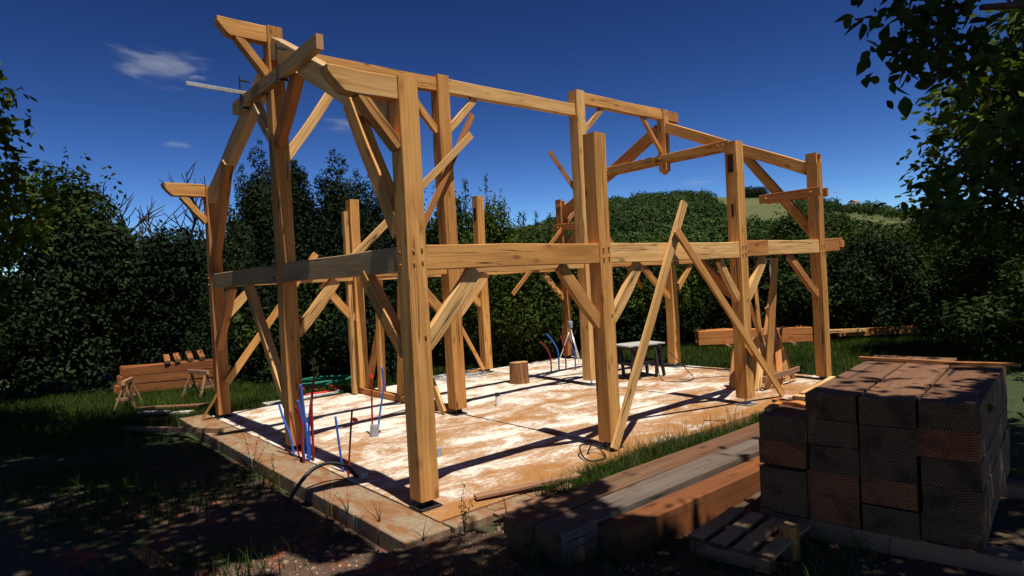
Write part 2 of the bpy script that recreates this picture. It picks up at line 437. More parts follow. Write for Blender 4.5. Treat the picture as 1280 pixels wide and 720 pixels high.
p1 = post(U[0], V[0], .085, 4.13, .21)
p2 = post(U[1], V[0], .095, 3.90, .205)
mortise(p2, U[1] - .1035, .0, 3.05, .006, .045, .26)
p3 = post(U[2], V[0], .11, 4.12, .205, kind='rod', mats=W1)
mortise(p3, U[2] - .1035, .0, 3.78, .006, .10, .28); mortise(p3, U[2] - .1035, .0, 3.05, .006, .04, .2)
p4 = post(U[3], V[0], .07, 3.98, .205, mats=W1)
for dx in (-.073, .073):
    timber('post_horn', (U[3] + dx, 0, 3.985), (U[3] + dx, 0, 4.18 - .02 * (dx > 0)), .056, .2, W1, TF, up=(0, 1, 0), n=3)
q2 = post(U[0], V[1], .075, 5.73, .205)
m2 = post(U[1], V[1], .10, 5.53, .225)
m3 = post(U[2], V[1], .11, 5.77, .235, kind='rod', mats=WY)
m4 = post(U[3], V[1], .10, 2.297, .205, kind='rod', mats=W1)
q3 = post(U[0], V[2], .06, 4.08, .205, mats=WR)
r2 = post(U[1], V[2], .127, 3.96, .20, ft=False)
r3 = post(U[2], V[2], .08, 4.17, .205)
mortise(r3, U[2] - .1035, 0 + V[2], 3.75, .006, .10, .3)
r4 = post(U[3], V[2], .08, 4.0, .205, mats=WR)
for dx in (-.073, .073):
    timber('post_horn', (U[3] + dx, V[2], 4.003), (U[3] + dx, V[2], 4.17 + .03 * (dx < 0)), .056, .2, W1, TF, up=(0, 1, 0), n=3)

def beam(name, A, B, w, h, mats=W1, **k): return timber(name, A, B, w, h, mats, TF, n=14, **k)
zb = 2.42; e = .104
# floor beams, front row
beam('floor_beam', (U[0] + e, 0, zb), (U[1] - e, 0, zb), .165, .24)
beam('floor_beam', (U[1] + e, 0, zb), (U[2] - e, 0, zb + .005), .16, .245, WY)
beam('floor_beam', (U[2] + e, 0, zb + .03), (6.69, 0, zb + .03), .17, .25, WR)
beam('floor_beam', (6.694, 0, zb + .035), (U[3] - e, 0, zb + .045), .16, .235, WY)
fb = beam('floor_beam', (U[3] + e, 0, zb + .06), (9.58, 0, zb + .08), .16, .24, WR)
bm_obj('tenon', lambda bm: box_bm(bm, (9.50, -.092, zb + .085), (.16, .022, .13), bev=.004), [WOOD_O], fb)
# middle and back rows
for y, mt in ((V[1], W1), (V[2], WY)):
    beam('floor_beam', (U[0] + e, y, zb), (U[1] - e - .01, y, zb), .15, .225, mt)
    beam('floor_beam', (U[1] + e + .01, y, zb), (U[2] - e - .014, y, zb), .15, .225, WY)
beam('floor_beam', (U[2] + .12, V[1], zb), (9.6, V[1], zb), .15, .225)
beam('floor_beam', (U[2] + e, V[2], zb), (U[3] - e, V[2], zb), .15, .225)
# gable tie at the left end (grey, weathered)
beam('tie_beam', (-.012, e, zb - .01), (-.012, V[1] - e, zb - .01), .165, .25, WG)
beam('tie_beam', (-.012, V[1] + e, zb - .01), (-.012, V[2] - e, zb - .01), .165, .25, WG)
# ridge purlin in three lengths
beam('ridge_purlin', (U[0] + e, V[1], 5.375), (U[1] - .114, V[1], 5.375), .13, .225)
beam('ridge_purlin', (U[1] + .114, V[1], 5.385), (U[2] - .119, V[1], 5.385), .13, .225, WY)
beam('ridge_purlin', (U[2] + .119, V[1], 5.645), (U[3] - .085, V[1], 5.645), .13, .225)
beam('ridge_purlin', (U[3] + .085, V[1], 5.645), (9.19, V[1], 5.645), .13, .225, WR)
# outriggers at the left gable with rounded noses
nose = lambda t: (.72 * max(0, 1 - t / .24) ** 1.3, 1)
beam('outrigger', (-.79, 0, 4.02), (-e, 0, 4.02), .15, .215, WY, profile=nose)
beam('outrigger', (-.72, V[1], 5.615), (-e, V[1], 5.615), .15, .22, W1, profile=nose)
beam('outrigger', (-.76, V[2], 4.0), (-e, V[2], 4.0), .15, .22, W1, profile=nose)
for y, z in ((0, 3.92), (V[1], 5.52), (V[2], 3.9)):
    timber('outrigger_brace', (-.47, y, z), (-.10, y, z - .45), .10, .14, W1, TF, up=(0, 1, 0))

def kb(A, B, w=.075, h=.15, mats=W1, sag=.02, name='knee_brace'):
    """knee brace lying in a vertical plane: h in the plane, w across it"""
    d = Vector(B) - Vector(A); up = Vector((0, 0, 1))
    x = up.cross(d.normalized()); 
    return timber(name, A, B, w, h, mats, TF, up=(0, 0, 1), n=11, curve=lambda t: -sag * 4 * t * (1 - t))
zu = 2.285
kb((.74, 0, zu), (.09, 0, 1.56), mats=WY, h=.17); kb((2.0, 0, zu), (2.62, 0, 1.55), mats=W1, h=.16)
kb((3.44, 0, zu), (2.79, 0, 1.55), mats=WY, h=.16); kb((5.36, 0, zu), (5.84, 0, 1.66), mats=WY, h=.13)
kb((6.68, 0, zu + .02), (6.0, 0, 1.58), mats=WY, h=.17); kb((7.55, 0, zu + .03), (8.58, 0, 1.58), mats=WR, h=.14)
kb((3.42, V[1], zu), (2.80, V[1], 1.62), mats=WY); kb((2.0, V[1], zu), (2.6, V[1], 1.6))
kb((5.22, V[1], zu), (5.82, V[1], 1.60)); kb((.70, V[1], zu), (.09, V[1], 1.58), mats=WY, h=.16)
kb((7.72, V[1], zu), (8.58, V[1], 1.58), mats=W1, h=.13); kb((9.46, V[1], zu), (8.75, V[1], 1.64), mats=W1, h=.13)
kb((1.96, V[2], zu), (2.61, V[2], 1.52)); kb((.60, V[2], zu), (.09, V[2], 1.75), mats=WY)
kb((7.93, V[2], zu), (8.58, V[2], 1.60)); kb((5.2, V[2], zu), (5.82, V[2], 1.6))
# gable-plane knee braces (Y direction)
kb((-.04, .88, zu), (-.04, .10, 1.50), mats=W1, w=.12); kb((-.04, 4.76, zu), (-.04, 3.38, .60), mats=WY, sag=.0, h=.13, w=.12)
kb((-.04, 5.6, zu), (-.04, 6.55, 1.25), mats=WR, h=.15, w=.12)
kb((U[2], .69, zu), (U[2], .10, 1.72), mats=WR, h=.16)
# upper braces to the ridge
kb((.98, V[1], 5.27), (.09, V[1], 3.98), mats=WY, h=.13); kb((2.06, V[1], 5.27), (2.60, V[1], 4.62), h=.12)
kb((3.40, V[1], 5.28), (2.80, V[1], 4.66), mats=WY, h=.12); kb((6.62, V[1], 5.53), (6.02, V[1], 4.98), mats=WY, h=.11)
kb((7.93, V[1], 5.53), (8.60, V[1], 4.78), h=.09, sag=0)
# rafters and struts of the left gable
def path_timber(name, pts, w, h, mats):
    A, B = Vector(pts[0]), Vector(pts[-1]); d = (B - A).normalized(); M = frame_of(A, B); Mi = M.inverted()
    P = [Mi @ Vector(p) for p in pts]; Ln = (B - A).length
    def cv(t):
        z = (t - .5) * Ln
        for a, b in zip(P, P[1:]):
            if a.z <= z <= b.z: 
                k = (z - a.z) / (b.z - a.z); return a.y + (b.y - a.y) * k
        return 0
    return timber(name, pts[0], pts[-1], w, h, mats, TF, n=16, curve=cv, wob=.005)
path_timber('rafter', [(0, 3.19, 5.43), (0, 2.2, 4.91), (0, 1.5, 4.53), (0, .8, 4.14), (0, .10, 3.79)], .16, .27, WG)
path_timber('rafter', [(0, 3.38, 5.28), (0, 4.4, 4.80), (0, 5.4, 4.36), (0, 6.54, 3.88)], .16, .25, WG)
kb((-.035, 1.0, 4.16), (-.035, .09, 2.66), w=.13, h=.19, mats=W1, name='strut'); kb((-.035, 5.45, 4.3), (-.035, 6.56, 2.62), w=.13, h=.2, mats=WR, name='strut')
kb((-.03, 2.36, 4.9), (-.03, 3.2, 4.14), w=.13, h=.17, mats=WR, sag=0, name='strut'); kb((-.03, 4.05, 4.9), (-.03, 3.37, 4.26), w=.13, h=.13, mats=WG, sag=0, name='strut')
# right gable truss at bent four
kp = timber('king_post', (U[3], V[1], 4.40), (U[3], V[1], 5.76), .165, .2, W1, TF, up=(0, 1, 0))
bm_obj('pendant', lambda bm: bmesh.ops.translate(bm, vec=(U[3], V[1], 4.36), verts=bmesh.ops.create_cone(bm, cap_ends=True, segments=4, radius1=.02, radius2=.115, depth=.08, matrix=Matrix.Rotation(math.pi / 4, 4, 'Z'))['verts']), [WOOD], kp)
x3 = U[3]
path_timber('rafter', [(x3, 3.18, 5.36), (x3, 1.7, 4.65), (x3, .10, 3.91)], .15, .22, W1)
path_timber('rafter', [(x3, 3.39, 5.36), (x3, 4.9, 4.60), (x3, 6.54, 3.86)], .15, .24, WR)
for dx in (-.125, .125):
    c = timber('collar', (x3 + dx, 1.62, 4.66), (x3 + dx, 5.0, 4.66), .08, .17, W1, TF)
    h1 = timber('hammer_tie', (x3 + dx * 1.15, -.17, 3.46), (x3 + dx * 1.15, 1.0, 3.46), .07, .16, WR, TF)
    h2 = timber('hammer_tie', (x3 + dx * 1.15, 5.65, 3.46), (x3 + dx * 1.15, 6.8, 3.46), .07, .16, WR, TF)
    if dx < 0:
        def peg(par, y, z, x):
            bm_obj('peg', lambda bm: bmesh.ops.transform(bm, matrix=Matrix.Translation((x, y, z)) @ Matrix.Rotation(math.pi / 2, 4, 'Y'), verts=bmesh.ops.create_cone(bm, cap_ends=True, segments=8, radius1=.016, radius2=.016, depth=.05)['verts']), [WOOD_Y], par)
        for y in (1.72, 1.84, 4.82, 4.93, 3.29): peg(c, y, 4.67, x3 + dx - .055)
        for y in (0.0, .86): peg(h1, y, 3.46, x3 + dx * 1.15 - .05)
        for y in (6.6, 5.8): peg(h2, y, 3.46, x3 + dx * 1.15 - .05)
kb((x3, 1.34, 4.38), (x3, .08, 2.74), w=.11, h=.17, mats=W1, sag=0, name='strut'); kb((x3, 5.23, 4.38), (x3, 6.56, 2.74), w=.11, h=.17, mats=WR, sag=0, name='strut')
def face_peg(par, x, y, z, d):
    bm_obj('peg', lambda bm: bmesh.ops.transform(bm, matrix=Matrix.Translation((x, y, z)) @ (Matrix.Rotation(math.pi / 2, 4, 'X') if d == 'y' else Matrix.Rotation(math.pi / 2, 4, 'Y')), verts=bmesh.ops.create_cone(bm, cap_ends=True, segments=8, radius1=.013, radius2=.012, depth=.03)['verts']), [WOOD_R], par)
for p_, x_ in ((p1, U[0]), (p2, U[1]), (p3, U[2]), (p4, U[3])):
    for dz in (2.36, 2.48): face_peg(p_, x_ - .045, -.105, dz, 'y'); face_peg(p_, x_ + .05, -.105, dz + .01, 'y')
    face_peg(p_, x_ + .04, -.105, 1.66, 'y')
for p_, y_ in ((q2, V[1]), (q3, V[2]), (p1, V[0])):
    for dz in (2.35, 2.47): face_peg(p_, -.105, y_ + .04, dz, 'x')
# studded partition between the middle and back rows of bent two
sill = timber('sill_plate', (U[1], 3.47, .062), (U[1], 6.84, .062), .14, .11, WR, TF)
for y0, y1 in ((5.83, 5.72), (5.10, 4.84)):
    timber('stud', (U[1], y0, .122), (U[1], y1, 2.30), .12, .12, W1, TF, up=(0, 1, 0))
timber('wall_plate', (U[1], 3.42, 2.365), (U[1], 6.53, 2.365), .12, .11, WY, TF)
kb((U[1], 6.42, .13), (U[1], 5.80, 1.35), w=.09, h=.13, mats=WR, sag=0, name='stud_brace')
timber('stud', (U[1] - .17, 6.66, .02), (U[1] - .17, 6.66, 3.72), .09, .12, WY, TF, up=(0, 1, 0))

# ------------------------------------------------------------------ loose planks and gear on the frame
GP = 'temporary planks propped against the frame'
def plank(label, A, B, w, h, mats=W1, up=(0, 0, 1), name='brace_plank', cat='plank', group=GP, par=None):
    o = timber(name, A, B, w, h, mats, par, up=up, ch=.003, wob=.004); tag(o, label, cat, group); return o
plank('long pale plank leaning from the slab past the beam right of the middle front post', (2.60, -.155, .03), (4.35, -.125, 3.10), .045, .125, WY)
plank('long plank sloping down right from the crossing with the other plank to the slab', (4.02, -.195, 2.72), (6.80, -.16, .03), .04, .12, W1)
plank('steep thin dark plank crossing behind the middle tall post above the beam', (3.19, 3.09, 4.93), (1.90, 3.15, 2.64), .03, .10, WR)
plank('slim pale plank rising right from the middle beam up to the tall middle post', (.88, 3.06, 2.58), (3.12, 3.06, 4.58), .03, .11, WY)
plank('thin dark plank slanting down right behind the twin central posts', (5.28, 3.47, 4.58), (7.85, 3.45, 1.84), .03, .09, WR)
plank('thin plank rising right across the far back post under the sky', (6.70, 6.47, 1.80), (9.2, 6.5, 4.02), .03, .10, WR)
plank('sloping plank behind the left end posts running down to the dark corner post', (1.80, 6.47, 2.86), (.05, 6.50, .62), .035, .12, W1)
plank('short plank propping the back post near the steel mesh', (4.95, 6.48, 1.42), (5.72, 6.50, .10), .03, .09, W1)
plank('half shaded plank leaning against the foot of the tall middle post', (2.56, 4.25, 1.18), (2.53, 3.44, .03), .05, .14, WY)
plank('short offcut leaning at the foot of the far left corner post', (-.33, 6.72, -.0), (.02, 6.60, .62), .09, .04, WR)
# clamped cross plank on the left gable, its clamps and the aluminium level
plank('thick dark crosspiece clamped level across the left gable peak', (-.165, 4.47, 4.90), (-.165, 1.43, 4.93), .085, .17, WG, name='crosspiece', cat='beam', group=None)
def clamp_fn(y, z0):
    def f(bm):
        box_bm(bm, (-.235, y, z0 + .10), (.012, .03, .46)); box_bm(bm, (-.17, y, z0 + .27), (.14, .028, .022)); box_bm(bm, (-.17, y, z0 - .115), (.14, .028, .022))
        for z in (z0 - .15, z0 - .19): box_bm(bm, (-.24, y, z + .04), (.035, .035, .03))
    return f
tag(bm_obj('bar_clamp', clamp_fn(2.55, 4.93), [STEEL]), 'black bar clamp on the crosspiece right beside the tall ridge post', 'clamp', 'bar clamps on the crosspiece')
tag(bm_obj('bar_clamp', clamp_fn(4.0, 4.92), [STEEL]), 'black bar clamp holding the silver level at the crosspiece end', 'clamp', 'bar clamps on the crosspiece')
def level_fn(bm):
    M = frame_of((-.98, 3.86, 5.0), (.02, 4.0, 5.015))
    box_bm(bm, M.translation, (.03, .05, 1.0), M.to_3x3(), bev=.004)
lv = bm_obj('spirit_level', level_fn, [ALU]); tag(lv, 'long silver aluminium level sticking out left from the gable crosspiece', 'spirit level')

# bundle of leaning boards by the third post
GB = 'boards leaning by the right front post'
plank('tall narrow board standing upright among the leaning boards', (7.25, 0.34, 0), (7.34, 0.14, 2.29), 0.115, .03, W1, up=(.60, .80, 0), group=GB)
plank('short wide pale board leaning next to the right front post', (6.99, 0.39, 0), (7.37, 0.47, 0.8), 0.12, .03, WY, up=(.60, .80, 0), group=GB)
plank('upright offcut half hidden behind the wide pale board', (7.33, 0.6, 0), (7.48, 0.66, 0.89), 0.12, .03, W1, up=(.60, .80, 0), group=GB)
plank('pale board leaning left behind the tall upright board', (7.95, 0.54, 0), (7.8, 0.62, 0.89), 0.1, .03, WY, up=(.60, .80, 0), group=GB)
plank('slim offcut leaning left low in the middle of the bundle', (7.67, 0.35, 0), (7.5, 0.43, 0.58), 0.09, .03, W1, up=(.60, .80, 0), group=GB)
plank('short orange board leaning on the grey prop', (7.66, 0.33, 0), (7.97, 0.5, 0.78), 0.115, .03, [WOOD_O, END], up=(.60, .80, 0), group=GB)
plank('long reddish lath slanting down right past the grey prop', (8.5, 0.49, 0), (7.79, 0.58, 1.4), 0.075, .03, WR, up=(.60, .80, 0), group=GB)
plank('dark lath slanting left high up behind the right front post', (7.95, 0.6, 0.0), (7.38, 0.68, 1.5), 0.07, .03, WR, up=(.60, .80, 0), group=GB)
plank('thin upright lath at the back of the board bundle', (7.95, 0.75, 0), (7.87, 0.83, 1.8), 0.065, .03, W1, up=(.60, .80, 0), group=GB)
plank('reddish plank leaning right far behind the prop', (8.0, 0.95, 0.0), (8.91, 1.02, 1.85), 0.07, .03, WR, up=(.60, .80, 0), group=GB)
plank('dark board leaning on the left of the right front post', (6.93, 0.84, 0), (7.24, 0.9, 0.67), 0.13, .03, WR, up=(.60, .80, 0), group=GB)
plank('second pale offcut standing right behind the rail', (8.15, 0.42, 0), (8.12, 0.52, 0.55), 0.1, .03, WY, up=(.60, .80, 0), group=GB)
plank('low pale rail lying across the feet of the leaning boards', (7.0, .27, .21), (8.30, .28, .23), .04, .09, [WOOD_D, END], group=GB, name='rail', cat='rail')
def prop():
    r = empty('steel_prop', (7.96, .55, 0), 'grey telescopic steel prop standing under the front floor beam', 'prop')
    tubes('outer_tube', [([(7.96, .55, .01), (7.96, .55, 1.5)], .032)], [GREYP], r); tubes('inner_tube', [([(7.96, .55, 1.5), (7.96, .55, 2.28)], .024)], [GREYP], r)
    bm_obj('base_plate', lambda bm: box_bm(bm, (7.96, .55, .008), (.14, .14, .008)), [ZINC], r); bm_obj('head_plate', lambda bm: box_bm(bm, (7.96, .55, 2.285), (.14, .14, .008)), [ZINC], r)
prop()

# ------------------------------------------------------------------ things on the slab
GC = 'conduits rising from the slab'
def conduit(label, mat, pts, r=.013, name='conduit', cat='pipe', group=GC, cap=None):
    o = tubes(name, [(bez(*pts), r)], [mat]); tag(o, label, cat, group)
    if cap:
        c = Vector(pts[-1]); bm_obj('cap', lambda bm: bmesh.ops.translate(bm, vec=c, verts=bmesh.ops.create_cone(bm, cap_ends=True, segments=10, radius1=r * 1.9, radius2=r * 1.6, depth=.06)['verts']), [cap], o)
    return o
B = (-.13, 2.52)
for lab, m, dx, dy, tx, ty, h in (
        ('tallest blue conduit in the thick bundle by the left edge', BLUE, 0, .02, -.03, .05, .98), ('blue conduit bowing left in the thick bundle', BLUE, -.05, .03, -.02, .06, .78),
        ('short blue conduit in the thick bundle bent at its tip', BLUE, .03, .05, .06, .06, .62), ('dark red conduit bowing outward in the thick bundle', RED, -.07, .0, -.06, .02, .72),
        ('tallest dark red conduit of the thick bundle', RED, .04, -.02, .12, .10, 1.05), ('second dark red conduit beside the tallest one', RED, .06, .02, .05, .03, .85)):
    x, y = B[0] + dx, B[1] + dy
    conduit(lab, m, [(x, y, -.02), (x + tx * .2, y + ty * .2, h * .35), (x + tx * .55 - dx * .5, y + ty * .5, h * .7), (x + tx, y + ty, h)], .016)
conduit('blue conduit leaning on the second left post', BLUE, [(-.16, 2.95, 0), (-.17, 3.02, .25), (-.21, 3.14, .5), (-.23, 3.2, .66)], .015)
conduit('thin red conduit in front of the second left post', RED, [(-.14, 2.82, 0), (-.15, 2.92, .3), (-.16, 3.0, .58)], .011)
conduit('single straight blue conduit left of its red neighbour', BLUE, [(-.04, 1.74, 0), (-.06, 1.76, .3), (-.08, 1.78, .66)], .014)
conduit('single dark red conduit with a torn red tag', RED, [(-.08, 1.52, 0), (-.03, 1.54, .35), (.03, 1.56, .74)], .012)
flag = [o for o in bpy.data.objects if o.get('label', '').startswith('single dark red')][0]
bm_obj('tape_tag', lambda bm: box_bm(bm, (.065, 1.57, .62), (.07, .012, .045), Quaternion((0, 1, 0), .5).to_matrix(), bev=.004), [RED2], flag)
conduit('red capped conduit rising from the grey sleeve mid slab', RED, [(1.05, 3.09, .02), (1.07, 3.1, .4), (1.10, 3.12, .86)], .014, cap=RED2)
conduit('curved blue conduit rising from the grey sleeve mid slab', BLUE, [(1.11, 3.05, .02), (1.18, 3.06, .35), (1.25, 3.05, .7), (1.24, 3.06, .98)], .014)
for lab, m, x, y, tx, ty, h in (('curved red conduit at the far end of slab', RED, 6.75, 5.30, -.20, .1, .70), ('curved dark blue conduit at the far end of slab', BLUE, 6.95, 5.25, -.16, .2, .86),
                                ('straight red conduit at the far end of slab', RED, 7.05, 5.12, -.03, .1, .8), ('pale blue conduit at the far end of slab', BLUE, 7.22, 4.98, -.1, .1, .74)):
    conduit(lab, m, [(x, y, 0), (x + tx * .05, y, h * .5), (x + tx * .4, y + ty * .5, h * .8), (x + tx, y + ty, h)], .017)
def stub(label, x, y, r, h, tilt=0, mat=GREYP, capm=None):
    V_, F_ = tube_data([(x, y, -.02), (x + tilt * h, y, h), (x + tilt * h, y, h + .001), (x + tilt * h, y, h - .06)], [r, r, r * .82, r * .82], 16, cap=False)
    me = bpy.data.meshes.new('pipe_stub'); me.from_pydata([tuple(v) for v in V_], [], F_); me.update()
    o = link('pipe_stub', me, [mat], smooth=False); tag(o, label, 'pipe stub', 'drain pipe stubs in the slab')
    if capm: bm_obj('cap', lambda bm: bmesh.ops.translate(bm, vec=(x, y, h), verts=bmesh.ops.create_cone(bm, cap_ends=True, segments=16, radius1=r * 1.08, radius2=r * 1.08, depth=.05)['verts']), [capm], o)
stub('short grey pipe stub nearest the front corner post', 1.09, 1.42, .036, .10)
stub('upright grey pipe stub with black cap mid slab', 3.55, 3.29, .042, .19, .02, WHITEP, BLACKP)
stub('grey sleeve holding the red and blue conduits', 1.06, 3.06, .062, .16, .1)
stub('grey pipe stub lying in the shadow near left edge', .02, 1.32, .04, .07)

def stump():
    r = empty('log_stump', (5.34, 4.78, 0), 'short upright round log with bark used as chopping block', 'log')
    def f(bm):
        n = 28; rings = []
        for z, s in ((0, 1.08), (.05, 1.03), (.2, 1.0), (.36, .97), (.43, .97)):
            rings.append([bm.verts.new((5.34 + .20 * s * math.cos(a) * (1 + .03 * math.sin(3 * a)), 4.78 + .20 * s * math.sin(a) * (1 + .03 * math.cos(5 * a)), z)) for a in [2 * math.pi * k / n for k in range(n)]])
        for a, b in zip(rings, rings[1:]):
            for k in range(n): bm.faces.new((a[k], a[(k + 1) % n], b[(k + 1) % n], b[k]))
    m, nt, b = new_mat('log_bark'); c = noise(nt, coords(nt, 'Object', (22, 22, 2.4)), 1, 5, .7, .4)
    L(nt, ramp(nt, c, [(.3, (.09, .035, .014)), (.5, (.24, .10, .035)), (.7, (.42, .22, .09))]), b.inputs['Base Color']); bump(nt, b, c, .9, .03)
    bm_obj('bark_side', f, [m], r, smooth=True)
    def g(bm):
        n = 28; bm.faces.new([bm.verts.new((.195 * math.cos(2 * math.pi * k / n), .195 * math.sin(2 * math.pi * k / n), 0)) for k in range(n)])
    bm_obj('cut_face', g, [END], r, Matrix.Translation((5.34, 4.78, .4305)))
stump()

def table():
    r = empty('trestle_table', (7.24, 3.12, 0), 'low work table with a thin grey board on black folding trestles', 'work table')
    rot = Quaternion((0, 0, 1), math.radians(-14)).to_matrix()
    bm_obj('table_top', lambda bm: box_bm(bm, (7.22, 3.12, .68), (.92, .6, .03), rot, bev=.004), [plain('grey_ply', (.36, .34, .31), .7, 0, .2)], r)
    for sx in (-.31, .31):
        c = Vector((7.22, 3.12, 0)) + rot @ Vector((sx, 0, 0))
        bm_obj('trestle_bar', lambda bm: box_bm(bm, c + Vector((0, 0, .635)), (.09, .62, .09), rot, bev=.005), [BLACKP], r)
        for sy in (-.24, .24):
            for sp in (-.10, .10):
                A = c + rot @ Vector((sp * .25, sy, 0)) + Vector((0, 0, .61)); Bq = c + rot @ Vector((sp, sy * 1.15, 0)) + Vector((0, 0, .012))
                timber('leg', A, Bq, .065, .05, [BLACKP], r, n=3, wob=0)
    c = Vector((7.22, 3.12, 0))
    bm_obj('lower_shelf', lambda bm: box_bm(bm, c + Vector((0, 0, .30)), (.70, .46, .07), rot), [BLACKP], r)
    return r
table()
def cable(label, pts, r=.009, mat=BLACKP, group='cables lying on the slab', name='cable'):
    tag(tubes(name, [(bez(*pts), r)], [mat], sides=6), label, 'cable', group)
cable('black cable looped on the slab below the work table', [(7.3, 2.75, .62), (7.15, 2.6, .3), (7.05, 2.45, .02), (7.0, 2.1, .012), (7.25, 1.95, .012), (7.55, 2.05, .02), (7.62, 2.3, .2), (7.55, 2.6, .5)])
cable('thin dark cable stretching across slab from the work table', [(7.2, 2.15, .012), (7.9, 1.75, .012), (8.3, 1.3, .012), (8.9, .95, .012)], .006)
cable('black cable coiled at the foot of the middle front post', [(2.62, .05, .012), (2.45, .12, .07), (2.25, .08, .10), (2.12, -.08, .04), (2.1, -.22, .012), (2.28, -.28, .012), (2.42, -.12, .03), (2.38, .0, .10), (2.30, .02, .0)], .010)
cable('dark hose loop lying beside the middle back post', [(6.0, 3.75, .012), (5.85, 4.0, .012), (6.1, 4.25, .015), (6.45, 4.2, .012), (6.4, 3.9, .012)], .012)
cable('thick black hose arching over the left slab edge', [(-.02, 1.42, 0), (-.14, 1.45, .15), (-.34, 1.50, .215), (-.58, 1.46, .16), (-.82, 1.40, -.06), (-.95, 1.36, -.27)], .022, name='hose')

def tripod():
    r = empty('survey_tripod', (7.9, 5.75, 0), 'small silver tripod standing behind the far conduits', 'tripod')
    top = Vector((7.9, 5.75, .92))
    for a in (.2, 2.3, 4.4):
        tubes('leg', [([top - Vector((0, 0, .03)), Vector((7.9 + .36 * math.cos(a), 5.75 + .36 * math.sin(a), .012))], [.014, .011])], [ALU], r)
    def f(bm):
        box_bm(bm, top + Vector((0, 0, .0)), (.08, .08, .05), bev=.008); box_bm(bm, top + Vector((.0, 0, .09)), (.11, .08, .10), bev=.012)
    bm_obj('head', f, [GREYP], r)
tripod()
def coil(label, x, y, r, mat, n, z0):
    pts = []
    for k in range(n * 18):
        a = k / 18 * 2 * math.pi; rr = r * (1 + .09 * math.sin(k * .37) + .05 * math.sin(k * 1.7)); t = k / (n * 18)
        pts.append((x + rr * math.cos(a) * 1.25, y + rr * math.sin(a), z0 + .02 + .11 * t + .015 * math.sin(k * .9)))
    tag(tubes('hose_coil', [(pts, .016)], [mat], sides=6), label, 'hose', 'coiled hoses on the back grass')
coil('coil of green garden hose lying on grass behind slab', 2.62, 8.45, .50, GREENH, 7, .02)
coil('coil of red conduit lying on grass before the green hose', 2.05, 7.75, .46, RED2, 6, -.07)
def meshpanel():
    items = []
    for k in range(9):
        items.append(([(4.4 + .14 * k, 6.05 + .02 * math.sin(k * 2), .03 + .02 * (k % 3)), (4.5 + .14 * k + .05 * math.sin(k), 7.0, .04 + .03 * (k % 2))], .006))
        items.append(([(4.35, 6.08 + .11 * k, .05), (5.75, 6.02 + .11 * k + .04 * math.sin(k * 3), .045 + .02 * (k % 3))], .006))
    for k in range(7):
        items.append(([(4.6 + .15 * k, 6.2 + .1 * math.sin(k), .09), (5.0 + .12 * k, 6.7 - .1 * math.cos(k * 2), .12)], .006))
    o = tubes('wire_mesh', items, [ZINC], sides=5); tag(o, 'heap of grey reinforcing wire mesh by the back post', 'wire mesh')
meshpanel()
plank('short scrap board lying by the foot of the back post', (5.35, 6.6, .09), (5.95, 6.62, .10), .14, .03, W1, name='scrap_board', group=None)
plank('pale board lying on the grass at the back left of the slab', (.9, 7.25, .0), (2.5, 7.3, .01), .22, .04, [BOARDW, BOARDW], name='pale_board', group=None)
plank('thin dark stick lying on the slab near the beam pile', (4.60, -.10, .014), (4.75, -.36, .014), .025, .015, WR, name='stick', cat='stick', group=None)
plank('grey board bridging the weeds at the front of the slab', (.42, -.24, .04), (1.50, -.62, .07), .10, .03, [WOOD_D, END], name='edge_board', group=None)
plank('second short board crossing the dark gap before the slab', (.30, -.72, .0), (1.25, -.74, .05), .09, .03, [WOOD_D, END], name='edge_board', group=None)
plank('round pale pole lying over the left slab edge into the grass', (-.40, 5.32, .045), (-1.45, 7.2, -.02), .075, .075, [WOOD_D, END], name='loose_pole', cat='pole', group=None)
# wooden stake by the back hedge
tag(timber('wooden_stake', (2.85, 9.3, -.1), (2.78, 9.3, .55), .09, .09, [WOOD_G, END]), 'short grey wooden stake standing in the grass before the hedge', 'stake')

# ------------------------------------------------------------------ lumber
ORD = ['first', 'second', 'third', 'fourth', 'fifth', 'sixth']
def rot_beam(label, O, ang, x0, x1, y, z, w, h, mats, name, cat, group):
    d = Vector((math.cos(ang), math.sin(ang), 0)); s = Vector((-math.sin(ang), math.cos(ang), 0)); o = Vector(O)
    A = o + d * x0 + s * y + Vector((0, 0, z)); Bv = o + d * x1 + s * y + Vector((0, 0, z))
    t = timber(name, A, Bv, w, h, mats, ch=.0025, wob=.002, n=10); tag(t, label, cat, group); return t
# front pile
GF = 'beams in the front pile'; FM = [WOOD_OLD, END_D]
fz = .345
plank('wide weathered beam on top of the front pile, nearest the slab', (-.21, -1.615, fz - .07), (3.9, -1.60, fz - .07), .285, .135, FM, name='lumber_beam', cat='beam', group=GF)
plank('wide weathered beam on top of the front pile, farther from the slab', (-.16, -1.915, fz - .072), (4.05, -1.90, fz - .072), .285, .135, [WOOD_OLDG, END_D], name='lumber_beam', cat='beam', group=GF)
plank('lower beam of the front pile beneath the one nearest the slab', (-.17, -1.615, fz - .217), (3.95, -1.60, fz - .217), .285, .135, FM, name='lumber_beam', cat='beam', group=GF)
plank('lower beam of the front pile beneath the outer grey one', (-.10, -1.915, fz - .22), (4.0, -1.90, fz - .22), .285, .135, FM, name='lumber_beam', cat='beam', group=GF)
plank('deep orange beam lying along the outer side of the front pile', (.22, -2.185, .155), (4.1, -2.17, .155), .225, .30, [WOOD_RDD, END_D], name='lumber_beam', cat='beam', group=GF)
for x in (.5, 3.2):
    plank('bearer under the near end of front pile' if x < 1 else 'bearer under the far end of front pile', (x, -1.42, -.0), (x, -2.10, -.0), .09, .10, [WOOD_D, END_D], name='bearer', cat='bearer', group='bearers under the front pile')
